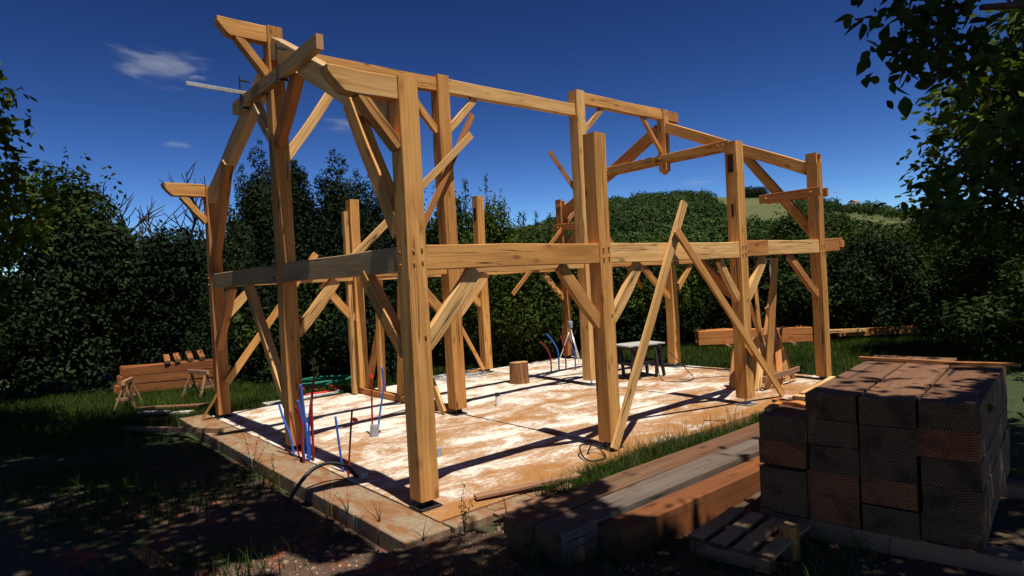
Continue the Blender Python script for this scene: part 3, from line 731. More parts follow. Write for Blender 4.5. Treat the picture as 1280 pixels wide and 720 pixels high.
# big dark stack at right
GS = 'beams in the big right stack'; ang = math.radians(8.5); O = (1.45, -3.25, 0)
colY = [.345, 0, -.352, -.704]; colN = ['left', 'second', 'third', 'fourth', 'fifth']; LH = .189
for ci, cy in enumerate(colY):
    for k in range(5):
        top = 1.2 - LH * k
        if ci == 0 and k == 0: continue
        h = LH - .004; w = .342; z = top - LH / 2
        if ci == 0:
            if k in (1, 2): pass
            elif k == 3: h = LH * 1.75; z = top - h / 2 - .02
            else: continue
        x0 = {0: -.03, 1: .0, 2: .0, 3: .03, 4: -.02}[ci] + random.uniform(-.012, .012) - (.03 if (ci == 0 and k == 3) else 0)
        x1 = x0 + (2.15 if ci else 1.9) + random.uniform(-.12, .12) - .0 * k
        mt = [WOOD_OLD, END_R if (ci, k) in ((1, 3), (1, 4), (2, 3), (0, 2), (3, 1)) else END_D]
        lay = ['top', 'second', 'third', 'fourth', 'bottom'][k]
        lab = f'dark weathered beam in the {lay} layer, {colN[ci]} column, of the big right stack'
        if ci == 0 and k == 3: lab = 'extra thick dark beam low in the left column of the big right stack'
        rot_beam(lab, O, ang + random.uniform(-.006, .006), x0, x1, cy + random.uniform(-.008, .008), z + random.uniform(-.003, .003), w - random.uniform(0, .012), h, mt, 'stacked_beam', 'beam', GS)
for lab, x in (('near thick bearer lying crosswise under the big right stack', .10), ('far thick bearer lying crosswise under the big right stack', 1.7)):
    d = Vector((math.cos(ang), math.sin(ang), 0)); s = Vector((-math.sin(ang), math.cos(ang), 0)); o = Vector(O) + d * x
    plank(lab, o + s * .55 + Vector((0, 0, .165)), o - s * 1.3 + Vector((0, 0, .165)), .18, .16, [WOOD_D, END_D], name='bearer', cat='bearer', group='bearers under the big right stack')
d = Vector((math.cos(ang), math.sin(ang), 0)); s = Vector((-math.sin(ang), math.cos(ang), 0)); o = Vector(O)
plank('thin batten lying across the far top of the big right stack', o + d * 1.86 + s * .22 + Vector((0, 0, 1.215)), o + d * 1.75 - s * 1.0 + Vector((0, 0, 1.215)), .05, .028, WR, name='batten', cat='batten', group=None)
plank('short orange board lying across the left column of the stack', o + d * .50 + s * .56 + Vector((0, 0, 1.025)), o + d * .33 + s * .19 + Vector((0, 0, 1.025)), .09, .03, [WOOD_O, END], name='loose_board', group='loose boards on the stack')
plank('long pale board lying lengthwise on the left column of the stack', o + d * .58 + s * .33 + Vector((0, 0, 1.03)), o + d * 1.7 + s * .33 + Vector((0, 0, 1.03)), .24, .035, WY, name='loose_board', group='loose boards on the stack')
plank('small orange block on the left rim of the stack', o + d * .10 + s * .49 + Vector((0, 0, 1.0)), o + d * .42 + s * .49 + Vector((0, 0, 1.0)), .05, .07, [WOOD_O, END], name='wood_block', cat='block', group=None)
# lumber behind the slab on the right
GR = 'long beams stacked behind the slab'
for lab, za, zz, ya in (('upper long orange beam of the pile behind slab, front', .36, .26, 0), ('lower long orange beam of the pile behind slab, front', .16, .06, 0), ('upper long orange beam of the pile behind slab, rear', .36, .26, .28), ('lower long orange beam of the pile behind slab, rear', .16, .06, .28)):
    plank(lab, (12.0 + ya, 4.88 + ya, za), (14.2 + ya, 2.75 + ya, za - .03), .2, .19, [WOOD_O, END], name='stored_beam', cat='beam', group=GR)
for x in (12.5, 13.7):
    plank('left bearer under the pile behind slab' if x < 13 else 'right bearer under the pile behind slab', (x - .25, 17.0 - x - .45, .01), (x + .6, 17.0 - x + .45, .01), .1, .1, [WOOD_D, END], name='bearer', cat='bearer', group='bearers under the back pile')
plank('short pale beam lying right of the long orange pile', (14.1, 2.45, .3), (15.2, 1.75, .28), .14, .09, WY, name='stored_beam', cat='beam', group=None)
plank('dark squared beam lying farthest right behind the slab', (14.8, 2.3, .22), (16.4, .9, .20), .2, .2, WR, name='stored_beam', cat='beam', group=None)
# lumber stack at the left, beyond the slab
GL = 'orange beams stacked at the far left'
for k in range(3):
    for j in range(2):
        plank(f'orange beam in the {["bottom", "middle", "top"][k]} layer, {["front", "rear"][j]} row, of the far left stack', (-.95 + .07 * k, 11.38 + .28 * j, .15 + .20 * k + .006 * j), (1.35 - .05 * k, 10.75 + .28 * j, .15 + .20 * k), .25, .185, [WOOD_RD, END], name='stored_beam', cat='beam', group=GL)
for k, (x, y, hh) in enumerate(((.02, 11.1, .34), (.22, 11.05, .34), (.48, 11.0, .38), (.72, 10.95, .40))):
    plank(f'{ORD[k]} short offcut from the left on top of the far left stack', (x, y - .15, .66 + hh * .12), (x + .06, y + .3, .68 + hh * .4), .12, .07, [WOOD_RD, END], name='offcut', cat='offcut', group='offcuts on the far left stack')
def sawhorse(x, y, z, label, ang):
    r = empty('sawhorse', (x, y, z), label, 'sawhorse', 'sawhorses by the far left stack')
    dx, dy = math.cos(ang), math.sin(ang)
    timber('top_rail', (x - dx * .34, y - dy * .34, z + .54), (x + dx * .34, y + dy * .34, z + .54), .07, .09, [WOOD_D, END], r)
    for sgn in (-1, 1):
        for q in (-1, 1):
            timber('leg', (x + dx * sgn * .27, y + dy * sgn * .27, z + .52), (x + dx * sgn * .32 - dy * q * .19, y + dy * sgn * .32 + dx * q * .19, z), .06, .035, [WOOD_D, END], r, n=3)
        timber('stretcher', (x + dx * sgn * .3 - dy * .15, y + dy * sgn * .3 + dx * .15, z + .22), (x + dx * sgn * .3 + dy * .15, y + dy * sgn * .3 - dx * .15, z + .22), .03, .06, [WOOD_D, END], r, n=3)
sawhorse(.35, 9.7, -.02, 'grey sawhorse standing before the right end of far left stack', 1.9)
sawhorse(-1.0, 9.6, -.02, 'grey sawhorse standing before the left end of far left stack', 1.2)
for k, (a, b_) in enumerate((((-.9, 9.1, .02), (.1, 8.1, .03)), ((-.95, 8.6, .0), (-.3, 7.6, .02)), ((-1.4, 8.3, -.02), (-.75, 7.5, .0)))):
    plank(['long weathered plank on the grass before the far left stack', 'pale short plank on the grass before the far left stack', 'dark plank on the grass nearest the left edge'][k], a, b_, .16, .04, [[WOOD_D, END], [BOARDW, END], WR][k], name='ground_plank', group='planks on the left grass')
def pallet(label, x, y, z, ang, slats=5, nm='wooden_pallet', k_=1):
    r = empty(nm, (x, y, z), label, 'pallet', 'old wooden pallets'); R_ = Matrix.Rotation(ang, 4, 'Z'); T = Matrix.Translation((x, y, z))
    P = lambda a, b, c: (T @ R_ @ Vector((a * k_, b * k_, c)))
    for k in range(slats):
        yy = -.4 + .8 * k / (slats - 1) if slats > 1 else 0
        timber('deck_board', P(-.55, yy, .125), P(.55, yy, .125), .11, .022, [WOOD_G, END_D], r, n=4, ch=.002)
    for xx in (-.5, 0, .5):
        timber('bearer', P(xx, -.46, .063), P(xx, .46, .063), .09, .09, [WOOD_D, END_D], r, n=4, ch=.003)
pallet('dark old pallet on the ground before the front pile', .95, -2.86, float(gz(.95, -2.86)) + .005, .10, 4, k_=.62)
pallet('dark old pallet half cut off at the lower left', -2.55, .9, -.28, 1.45, 4)
tag(timber('short_post', (1.02, -3.12, .09), (1.03, -3.12, .34), .10, .10, [WOOD_O, END]), 'short upright orange block standing beside the dark pallet', 'block')
plank('reddish plank lying on the pallet at the lower left', (-2.28, 1.65, -.10), (-2.12, .35, -.085), .14, .04, WR, name='ground_plank', group=None)

# ------------------------------------------------------------------ foliage
def leaf_quads(C, Nn, size, aspect=.6, rs=None):
    """C centres (n,3), Nn normals; bent leaf of two quads -> here one diamond-ish quad"""
    n = len(C); rs = rs or rng
    t = rs.normal(size=(n, 3)); t -= (t * Nn).sum(1, keepdims=True) * Nn; t /= np.linalg.norm(t, axis=1, keepdims=True) + 1e-9
    b = np.cross(Nn, t); s = size * rs.uniform(.6, 1.35, (n, 1)); w = s * aspect
    bend = Nn * s * rs.uniform(-.15, .25, (n, 1))
    V_ = np.stack([C - t * s * .5, C + b * w * .5 + bend * .4, C + t * s * .5 + bend, C - b * w * .5 + bend * .4], 1).reshape(-1, 3)
    F_ = np.arange(4 * n).reshape(n, 4); return V_, F_
def clump_pts(clumps, dens, rs, shell=.55, flat=1.0):
    """points spread in the outer shell of each clump sphere"""
    P, Nm = [], []
    for cx, cy, cz, r in clumps:
        n = max(6, int(dens * r * r))
        d = rs.normal(size=(n, 3)); d /= np.linalg.norm(d, axis=1, keepdims=True)
        rad = r * (shell + (1 - shell) * rs.random((n, 1)) ** .6) * (1 + .22 * np.sin(d[:, :1] * 5 + cx * 3) * np.cos(d[:, 1:2] * 4 + cz * 2))
        P.append(np.array([cx, cy, cz]) + d * rad * np.array([1, 1, flat])); nn = d * .6 + rs.normal(size=(n, 3)) * .55 + np.array([0, 0, .45])
        Nm.append(nn / np.linalg.norm(nn, axis=1, keepdims=True))
    return np.concatenate(P), np.concatenate(Nm)

def round_crown(seed, R, H, z0, leaf, dens, nclump=34, taper=.35):
    rs = np.random.default_rng(seed); cl = []
    for k in range(nclump):
        t = rs.random() ** .8; z = z0 + H * t
        prof = R * (math.sin(math.pi * min(1, .18 + .8 * t)) ** .6) * (1 - taper * t)
        a = rs.uniform(0, 2 * math.pi); rr = prof * rs.uniform(.35, 1.0)
        cl.append((rr * math.cos(a), rr * math.sin(a), z, R * rs.uniform(.24, .42)))
    P, Nm = clump_pts(cl, dens, rs, .6)
    # stray shoots rising out of the crown
    for k in range(7):
        a = rs.uniform(0, 6.28); rr = R * rs.uniform(0, .6); top = z0 + H * rs.uniform(1.0, 1.22); m = 26
        zz = rs.uniform(top - .30 * H, top, m); wd = .05 + .25 * (top - zz)
        q = np.stack([rr * math.cos(a) + rs.normal(size=m) * wd * .6, rr * math.sin(a) + rs.normal(size=m) * wd * .6, zz], 1)
        P = np.concatenate([P, q]); nn = rs.normal(size=(m, 3)); Nm = np.concatenate([Nm, nn / np.linalg.norm(nn, axis=1, keepdims=True)])
    return leaf_quads(P, Nm, leaf, .55, rs)
def spire_crown(seed, R, H, z0, leaf, dens, spires=7):
    rs = np.random.default_rng(seed); cl = []
    for s_ in range(spires):
        a = rs.uniform(0, 6.28); rr = R * rs.uniform(.0, .75) if s_ else 0; hx = H * (1 if s_ == 0 else rs.uniform(.62, .95)); cx, cy = rr * math.cos(a), rr * math.sin(a)
        m = 15
        for k in range(m):
            t = k / (m - 1); r = R * .5 * (1 - t) ** .6 + .10
            cl.append((cx + rs.normal() * r * .25, cy + rs.normal() * r * .25, z0 + hx * t, r * rs.uniform(.75, 1.1)))
    P, Nm = clump_pts(cl, dens, rs, .4)
    return leaf_quads(P, Nm, leaf, .45, rs)
def trunk_data(seed, h, r, branches, reach, z0):
    rs = random.Random(seed); items = [(bez((0, 0, -.2), (rs.uniform(-.1, .1), rs.uniform(-.1, .1), h * .4), (rs.uniform(-.2, .2), rs.uniform(-.2, .2), h), n=6), None)]
    items = [(items[0][0], [r * (1.25 - .95 * k / (len(items[0][0]) - 1)) for k in range(len(items[0][0]))])]
    for k in range(branches):
        a = k * 2.4 + rs.uniform(-.4, .4); z = z0 + (h - z0) * rs.uniform(0, .8); rr = reach * rs.uniform(.5, 1)
        pts = bez((0, 0, z), (rr * .5 * math.cos(a), rr * .5 * math.sin(a), z + rr * .35), (rr * math.cos(a + .2), rr * math.sin(a + .2), z + rr * .6), n=4)
        items.append((pts, [r * .45 * (1 - .8 * i / (len(pts) - 1)) for i in range(len(pts))]))
    V_, F_ = [], []
    for p, rd in items:
        v, f = tube_data(p, rd, 7, cap=False); o_ = len(V_); V_ += v; F_ += [tuple(i + o_ for i in q) for q in f]
    return V_, F_
PROTO = {}
def proto(kind, crown, trunk, lmat):
    cm = np_mesh(kind + '_crown', *crown); cm.materials.append(lmat)
    tm = bpy.data.meshes.new(kind + '_trunk'); tm.from_pydata([tuple(v) for v in trunk[0]], [], trunk[1]); tm.materials.append(BARK); tm.update()
    PROTO[kind] = (cm, tm)
proto('broadleaf_tree', round_crown(1, 1.55, 3.6, .75, .115, 1250, 46), trunk_data(1, 3.8, .13, 9, 1.2, 1.0), LEAF2)
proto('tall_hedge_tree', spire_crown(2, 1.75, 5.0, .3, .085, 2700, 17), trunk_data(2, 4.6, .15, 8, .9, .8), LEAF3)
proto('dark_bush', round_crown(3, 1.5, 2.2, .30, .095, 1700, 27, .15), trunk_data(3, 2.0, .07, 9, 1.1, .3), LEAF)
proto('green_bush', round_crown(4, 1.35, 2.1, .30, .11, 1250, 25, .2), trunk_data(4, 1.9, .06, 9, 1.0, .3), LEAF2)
proto('shade_toned_bush', round_crown(6, 1.5, 2.2, .30, .09, 1700, 46, .15), trunk_data(6, 2.0, .07, 9, 1.1, .3), LEAF3)  # leaf colour darkened to stand in for shade on the left bushes
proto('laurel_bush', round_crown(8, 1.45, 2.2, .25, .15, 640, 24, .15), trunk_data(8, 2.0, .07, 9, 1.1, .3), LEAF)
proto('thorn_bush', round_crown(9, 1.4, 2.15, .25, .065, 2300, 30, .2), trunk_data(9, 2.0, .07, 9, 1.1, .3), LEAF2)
def plant(kind, x, y, h, w, label, cat, group, rz=None, nm=None):
    cm, tm = PROTO[kind]; H0 = max(v.co.z for v in [cm.vertices[0]]) if False else PH[kind]
    z = float(gz(x, y)) - .02; r = empty(nm or kind, (x, y, z), label, cat, group)
    r.rotation_euler = (0, 0, rng.uniform(0, 6.28) if rz is None else rz); r.scale = (w, w, h / H0)
    for n_, m_ in (('crown', cm), ('trunk', tm)):
        o_ = bpy.data.objects.new(n_, m_); COL.objects.link(o_); o_.parent = r
    return r
PH = {}
for k_, (cm, tm) in PROTO.items():
    co = np.empty(len(cm.vertices) * 3, np.float32); cm.vertices.foreach_get('co', co); PH[k_] = float(np.percentile(co.reshape(-1, 3)[:, 2], 99.7))
GT = 'trees beyond the slab'; GHd = 'bushes of the hedge behind the slab'
TREES = [
 ('tall_hedge_tree', 2.65, 11.7, 5.4, .88, 'tall dark spired tree just right of the left corner post'),
 ('tall_hedge_tree', 3.4, 11.4, 4.95, 1.05, 'dark spired tree between the second left post and its neighbour'),
 ('tall_hedge_tree', 4.35, 11.0, 5.2, 1.1, 'tallest spired tree behind the left bay of the frame'),
 ('tall_hedge_tree', 5.2, 10.6, 4.6, 1.0, 'lower spired tree right of the tallest one'),
 ('tall_hedge_tree', 6.0, 10.7, 3.9, .85, 'smallest spired tree before the gap of sky'),
 ('broadleaf_tree', 6.75, 8.95, 4.60, .80, 'leafy tree behind the tall middle post'),
 ('broadleaf_tree', 7.55, 8.3, 4.45, .72, 'leafy tree directly behind the isolated back post'),
 ('broadleaf_tree', 8.9, 8.9, 3.75, .75, 'lower leafy tree right of the isolated back post'),
 ('broadleaf_tree', 20.4, 6.0, 4.3, 1.15, 'broad light green tree seen under the hill between the right posts'),
 ('broadleaf_tree', 22.5, 5.4, 4.0, 1.3, 'second light green tree below the meadow right of the other'),
 ('shade_toned_bush', .9, 13.6, 4.0, 1.3, 'large dark bush behind the dead tree'),
 ('shade_toned_bush', -1.1, 13.4, 4.2, 1.3, 'large dark bush at the left edge under the sky'),
 ('broadleaf_tree', -4.7, 8.0, 8.2, 1.75, 'tall dark tree added to close and shade the far left'),  # added for its shade on the back-left grass
 ('broadleaf_tree', 13.6, -3.3, 8.0, 2.1, 'tall tree added at the far right edge to shade the grass behind the big stack'),  # added to keep the ground at right in shade
 ('shade_toned_bush', -3.3, 13.2, 3.2, 1.25, 'dark bush low at the far left edge'),
 ('shade_toned_bush', -4.9, 12.2, 3.4, 1.25, 'dark bush beside the trunk at the far left'),
 ('laurel_bush', 10.6, -2.9, 2.0, .9, 'low dark bush directly beyond the big stack'),
 ('laurel_bush', 12.2, -1.6, 2.1, .9, 'low dark bush on the grass behind the stack'),
 ('broadleaf_tree', -1.35, 14.5, 5.6, 1.3, 'tall tree behind the left bushes'),
]
for t_ in TREES: plant(t_[0], *t_[1:5], t_[5], 'tree' if 'tree' in t_[0] else 'bush', GT)
BW = ['left of the dark corner post', 'behind the left end braces', 'left of the hose coils', 'behind the hose coils', 'behind the studs', 'behind the front corner post', 'behind the tall middle post', 'behind the back post and stump', 'left of the far tripod', 'behind the far tripod', 'behind the work table', 'behind the gap left of the short back post',
      'behind the short back post', 'behind the crossed planks', 'behind the long orange beams', 'behind the right front post', 'behind the leaning boards', 'behind the grey prop', 'left of the far right post', 'behind the far right post', 'right of the far right post', 'beyond the big stack', 'at the right edge beyond the stack', 'at far right under the leaves']
line = [(.3, 13.9), (2.0, 12.6), (3.0, 10.4), (3.6, 9.6), (4.5, 9.2), (5.4, 8.9), (6.3, 8.45), (7.3, 7.9), (8.2, 8.2), (9.3, 8.4), (10.3, 8.0), (11.1, 7.1), (11.9, 6.4), (12.7, 5.9), (13.6, 5.3), (14.4, 4.4), (15.2, 3.7), (15.9, 2.9), (16.5, 2.0), (17.0, 1.1), (17.3, .1), (17.4, -1.0), (17.3, -2.1), (16.9, -3.3)]
hts = [3.0, 3.0, 2.9, 2.9, 2.9, 3.0, 3.0, 3.0, 3.3, 3.6, 3.5, 3.2, 3.1, 3.05, 3.0, 3.0, 2.95, 3.0, 3.1, 3.1, 3.2, 3.3, 3.4, 3.5]
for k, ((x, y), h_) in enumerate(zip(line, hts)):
    plant('shade_toned_bush' if k < 2 else ('dark_bush', 'green_bush', 'laurel_bush', 'dark_bush', 'thorn_bush', 'shade_toned_bush', 'laurel_bush')[(k * 3) % 7], x + rng.uniform(-.2, .2), y + rng.uniform(-.2, .2), h_ + rng.uniform(-.15, .15), rng.uniform(.92, 1.12), f'dark green hedge bush {BW[k]}', 'bush', GHd)
# second, taller row that closes the gaps
SB = ['left of the wispy plumes', 'below the wispy plumes', 'below the gap of sky by the far posts', 'under the hill left of the leaning plank', 'under the hill behind the crossed planks', 'under the hill by the right front post', 'under the hill right of the front post', 'under the hill near the far right post', 'beyond the far right post', 'at the right edge below the hill']
for k, (x, y, h_) in enumerate(((9.6, 9.9, 3.9), (10.9, 9.1, 3.95), (12.2, 8.2, 3.5), (13.6, 7.4, 3.2), (15.0, 6.4, 3.15), (16.3, 5.2, 3.2), (17.6, 4.1, 3.3), (18.6, 2.9, 3.3), (19.2, 1.3, 3.3), (19.4, -.5, 3.4))):
    plant('dark_bush', x, y, h_, 1.25, f'tall rear bush {SB[k]}', 'bush', 'bushes of the rear hedge row')

# flowering plumes above the hedge, at the gap of sky
def plume(x, y, z0, z1, lean, label):
    rs = np.random.default_rng(int(abs(x) * 100)); P = bez((x, y, z0), (x + lean * .3, y, (z0 + z1) / 2), (x + lean, y, z1), n=6)
    r = tubes('reed_plume', [(P, [.012 - .008 * i / len(P) for i in range(len(P))])], [DRYG], sides=5); tag(r, label, 'reed', 'reeds above the hedge')
    m = 70; t = rs.random(m) ** .7; top = Vector((x + lean, y, z1)); b0 = Vector((x + lean * .55, y, z1 - (z1 - z0) * .35))
    C_ = np.array([list(b0.lerp(top, float(a))) for a in t]) + rs.normal(size=(m, 3)) * .035; nn = rs.normal(size=(m, 3)); nn /= np.linalg.norm(nn, axis=1, keepdims=True)
    link('plume_head', np_mesh('plume_head', *leaf_quads(C_, nn, .09, .3, rs)), [LEAF], r)
for k, (x, y, z1, ln) in enumerate(((8.55, 9.15, 4.35, .12), (9.05, 8.95, 4.15, .18), (9.75, 9.6, 4.30, .25), (10.1, 9.4, 4.25, .22), (10.45, 9.2, 4.2, .28), (7.05, 8.7, 5.0, .02), (7.5, 8.35, 5.05, .05))):
    plume(x, y, 2.8, z1, ln, f'{["first", "second", "third", "fourth", "fifth"][k]} thin reed plume from the left above the hedge gap' if k < 5 else ['bare thin shoot rising from the leafy tree behind the middle post', 'bare thin shoot rising above the isolated back post'][k - 5])

# bare dead trees on the left
def dead_tree(x, y, h, seed, label, spread=1.0):
    rs = random.Random(seed); items = []; z0 = float(gz(x, y)) - .1
    def grow(p, d, ln, r, lvl):
        n_ = 6; pts = [p]; q = p.copy(); dd = d.copy()
        for _ in range(n_):
            dd = (dd + Vector((rs.uniform(-.16, .16), rs.uniform(-.16, .16), rs.uniform(-.03, .10)))).normalized(); q = q + dd * ln / n_; pts.append(q.copy())
        items.append((pts, [r * (1 - .75 * i / n_) + .007 for i in range(n_ + 1)]))
        if lvl < 3:
            for k in range((8, 7, 5)[lvl]):
                i = rs.randint(2, n_); a = rs.uniform(0, 6.28); s_ = Vector((math.cos(a), math.sin(a), rs.uniform(-.1, .4))) * spread
                grow(pts[i], (dd * .7 + s_ * .75).normalized(), ln * rs.uniform(.42, .62), r * .45, lvl + 1)
    grow(Vector((x, y, z0)), Vector((rs.uniform(-.1, .1), 0, 1)), h * .72, .11, 0)
    r_ = empty('dead_tree', (x, y, z0), label, 'dead tree', 'bare dead trees')
    tubes('trunk', items[:1], [DEADW], r_, sides=7); tubes('bare_branches', items[1:], [DEADW], r_, sides=4)
dead_tree(1.15, 15.2, 4.9, 5, 'bare dead tree with fine branches left of the gable outrigger', .9)
dead_tree(.35, 15.6, 4.3, 9, 'lower bare dead tree at the far left skyline', 1.0)

# big unseen tree added overhead at the left for its shade, and the overhanging tree at the right
def lit_ground(P):
    """true where the sun must reach the ground (slab, gable, one bright patch): the crown has gaps there"""
    xp = P[:, 0] - SUN.x / SUN.z * P[:, 2]; yp = P[:, 1] - SUN.y / SUN.z * P[:, 2]
    wob = .18 * np.sin(xp * 2.7 + .6) + .12 * np.sin(yp * 4.1) + .08 * np.sin(xp * 9)
    edge = np.where(xp < .9, -.60, np.where(xp < 1.5, -.60 - .45 * (xp - .9) / .6, -1.05))
    slab_ = (xp > -.62 + .16 * wob) & (yp > edge + .7 * wob)
    pu = (xp + 1.38) * .685 - (yp + .22) * .729; pv = (xp + 1.38) * .729 + (yp + .22) * .685
    patch = (np.abs(pu) < .62) & (np.abs(pv + .1 * np.sin(pu * 9)) < .20)
    u_ = np.random.default_rng(len(P)).random(len(P))
    strip = (u_ > .004) & (xp > .55 + 2.2 * wob) & (xp < 3.7) & (yp > -2.32) & (yp < -1.0)          # the leaves thin out above the pile
    strip |= (u_ > .07) & (xp > 1.7) & (xp < 4.2) & (yp > -3.5) & (yp < -2.1)
    return slab_ | patch | strip
def crown_obj(name, clumps, dens, leaf, seed, mat, parent, cull=True, shell=.2, mini=0):
    rs = np.random.default_rng(seed); P, Nm = clump_pts(clumps, dens, rs, shell, .75)
    if cull: k = ~lit_ground(P); P, Nm = P[k], Nm[k]
    return link(name, np_mesh(name, *leaf_quads(P, Nm, leaf, .62, rs)), [mat], parent)
def limb(items, pts, r0, r1):
    P = bez(*pts, n=7); items.append((P, [r0 + (r1 - r0) * i / (len(P) - 1) for i in range(len(P))]))
sl = empty('shade_tree', (-5.4, -.6, -.1), 'tall broad unseen tree added at the left to shade the foreground', 'tree', 'big shade trees around the viewpoint')
it = []
limb(it, [(-5.4, -.6, -.2), (-5.35, -.5, 3), (-5.2, -.4, 6.0), (-5.0, -.3, 8)], .34, .14)
limb(it, [(-5.3, -.4, 4.2), (-4.3, 0, 6.0), (-2.6, .8, 7.2)], .15, .04); limb(it, [(-5.3, -.5, 4.6), (-4.2, -2.2, 6.4), (-2.4, -4.0, 7.4)], .14, .04)
limb(it, [(-5.25, -.4, 5.2), (-4.6, 1.8, 6.6), (-3.6, 3.4, 7.4)], .12, .03)
tubes('trunk', it, [BARK], sl, sides=9)
cl = []; r_ = np.random.default_rng(31)
for k in range(95): cl.append((r_.uniform(-6.8, -.95), r_.uniform(-5.2, 2.6), r_.uniform(6.8, 9.2), r_.uniform(.75, 1.25)))
for k in range(62): cl.append((r_.uniform(-6.5, -1.0), r_.uniform(1.5, 5.8), r_.uniform(8.2, 10), r_.uniform(.7, 1.1)))
crown_obj('crown', cl, 420, .17, 5, LEAF_N, sl)
sr = empty('shade_tree', (3.6, -6.1, .2), 'near leafy tree overhanging from the right edge above the big stack', 'tree', 'big shade trees around the viewpoint')
it = []
limb(it, [(3.6, -6.1, .2), (3.5, -6.0, 2.5), (3.2, -5.9, 5), (2.9, -5.8, 7.5)], .26, .10)
limb(it, [(3.45, -6.0, 2.2), (2.2, -5.5, 2.9), (.9, -4.95, 3.25), (.1, -4.55, 3.2)], .07, .012); limb(it, [(3.3, -5.95, 4.2), (1.2, -5.4, 5.8), (-1.2, -5.2, 6.8)], .12, .03)
limb(it, [(3.3, -5.95, 4.0), (4.2, -4.9, 5.4), (4.6, -4.0, 6.4)], .1, .03); limb(it, [(.9, -4.95, 3.25), (.4, -4.75, 2.9), (.05, -4.55, 2.62)], .016, .005)
tubes('trunk', it, [BARK], sr, sides=9)
cl = []; r_ = np.random.default_rng(37)
for k in range(95): cl.append((r_.uniform(-3.2, 6.6), r_.uniform(-8.4, -3.4), r_.uniform(6.0, 8.6), r_.uniform(.7, 1.15)))
crown_obj('crown', cl, 420, .17, 6, LEAF_N, sr)
# the hanging spray that enters the picture at upper right
cl = []
for k in range(34):
    t = r_.random(); u_ = r_.random()
    cl.append((-.30 + .95 * t + .08 * r_.normal(), -4.30 - .62 * t + .08 * r_.normal(), 3.55 - .95 * u_ * (1 - .35 * t) + .1 * r_.normal(), r_.uniform(.07, .15)))
for k in range(12): cl.append((-.15 + .7 * k / 12, -4.42 - .5 * k / 12, 2.42 + .12 * r_.normal() + .02 * k, r_.uniform(.06, .12)))
for k in range(40): cl.append((r_.uniform(.35, 2.2), r_.uniform(-5.7, -4.85), r_.uniform(1.5, 4.3), r_.uniform(.16, .34)))
P, Nm = clump_pts(cl, 1, np.random.default_rng(8), .1)
rs8 = np.random.default_rng(8); Pq, Nq = [], []
for c in cl:
    n_ = int(16 + 1000 * c[3] ** 2); dd = rs8.normal(size=(n_, 3)) * c[3] * .6 + np.array(c[:3]); nn = rs8.normal(size=(n_, 3)) + np.array([0, 0, .5]); Pq.append(dd); Nq.append(nn / np.linalg.norm(nn, axis=1, keepdims=True))
Pq = np.concatenate(Pq); Nq = np.concatenate(Nq)
def big_leaves(C_, Nn, size, rs):
    """pointed oval leaf of 8 outline points folded along its midrib"""
    n = len(C_); t = rs.normal(size=(n, 3)) + np.array([0, 0, -.6]); t -= (t * Nn).sum(1, keepdims=True) * Nn; t /= np.linalg.norm(t, axis=1, keepdims=True)
    b = np.cross(Nn, t); s = size * rs.uniform(.6, 1.3, (n, 1)); pr = [(0, 0), (.2, .22), (.45, .31), (.75, .2), (1.05, 0)]
    V_, F_ = [], []
    mid = [C_ + t * s * a - Nn * s * (.10 * a * a) for a, _ in pr]; up = [C_ + t * s * a + b * s * w_ + Nn * s * (.10 * w_ / .3 - .10 * a * a) for a, w_ in pr]; dn = [C_ + t * s * a - b * s * w_ + Nn * s * (.10 * w_ / .3 - .10 * a * a) for a, w_ in pr]
    allv = np.stack(mid + up + dn, 1).reshape(-1, 3); k = 15; base = np.arange(n)[:, None] * k; fs = []
    for i in range(4):
        fs.append(np.stack([base[:, 0] + i, base[:, 0] + i + 1, base[:, 0] + 5 + i + 1, base[:, 0] + 5 + i], 1)); fs.append(np.stack([base[:, 0] + i + 1, base[:, 0] + i, base[:, 0] + 10 + i, base[:, 0] + 10 + i + 1], 1))
    return allv, np.concatenate(fs)
link('leaf_spray', np_mesh('leaf_spray', *big_leaves(Pq, Nq, .07, rs8)), [LEAF_N], sr)

# ------------------------------------------------------------------ grass and weeds
def blades(name, pts, h, w, mat, seed, lean=.35):
    rs = np.random.default_rng(seed); n = len(pts); P = np.asarray(pts, float); hh = h * rs.uniform(.45, 1.3, (n, 1)); a = rs.uniform(0, 6.28, n)
    d = np.stack([np.cos(a), np.sin(a), 0 * a], 1); ld = rs.normal(size=(n, 3)) * lean; ld[:, 2] = 0; up = np.array([0, 0, 1.0]); ww = w * rs.uniform(.6, 1.3, (n, 1))
    m = P + up * hh * .55 + ld * hh * .35; t = P + up * hh + ld * hh
    V_ = np.stack([P - d * ww, P + d * ww, m + d * ww * .7, t + d * ww * .1, t - d * ww * .1, m - d * ww * .7], 1).reshape(-1, 3)
    q = np.arange(n) * 6; F_ = np.concatenate([np.stack([q, q + 1, q + 2, q + 5], 1), np.stack([q + 5, q + 2, q + 3, q + 4], 1)])
    o = link(name, np_mesh(name, V_, F_), [mat]); tag(o, kind='stuff'); return o
def scatter(n, x0, x1, y0, y1, seed, cond=None, clump=None):
    rs = np.random.default_rng(seed); x = rs.uniform(x0, x1, n); y = rs.uniform(y0, y1, n)
    k = np.ones(n, bool)
    if cond is not None: k &= cond(x, y)
    if clump: k &= (np.sin(x * clump) + np.sin(y * clump * 1.3 + 1) + np.sin((x + y) * clump * .7) + rs.normal(size=n) * .7 > .2)
    x, y = x[k], y[k]; return np.stack([x, y, gz(x, y) - .01], 1)
off = lambda x, y: ~((x > -.62) & (x < 9.05) & (y > -.5) & (y < 7.0))
g1 = scatter(14000, .9, 5.2, -1.42, -.50, 1, lambda x, y: (y < -.55 - .15 * np.sin(x * 3)))
g1[:, 2] += .0
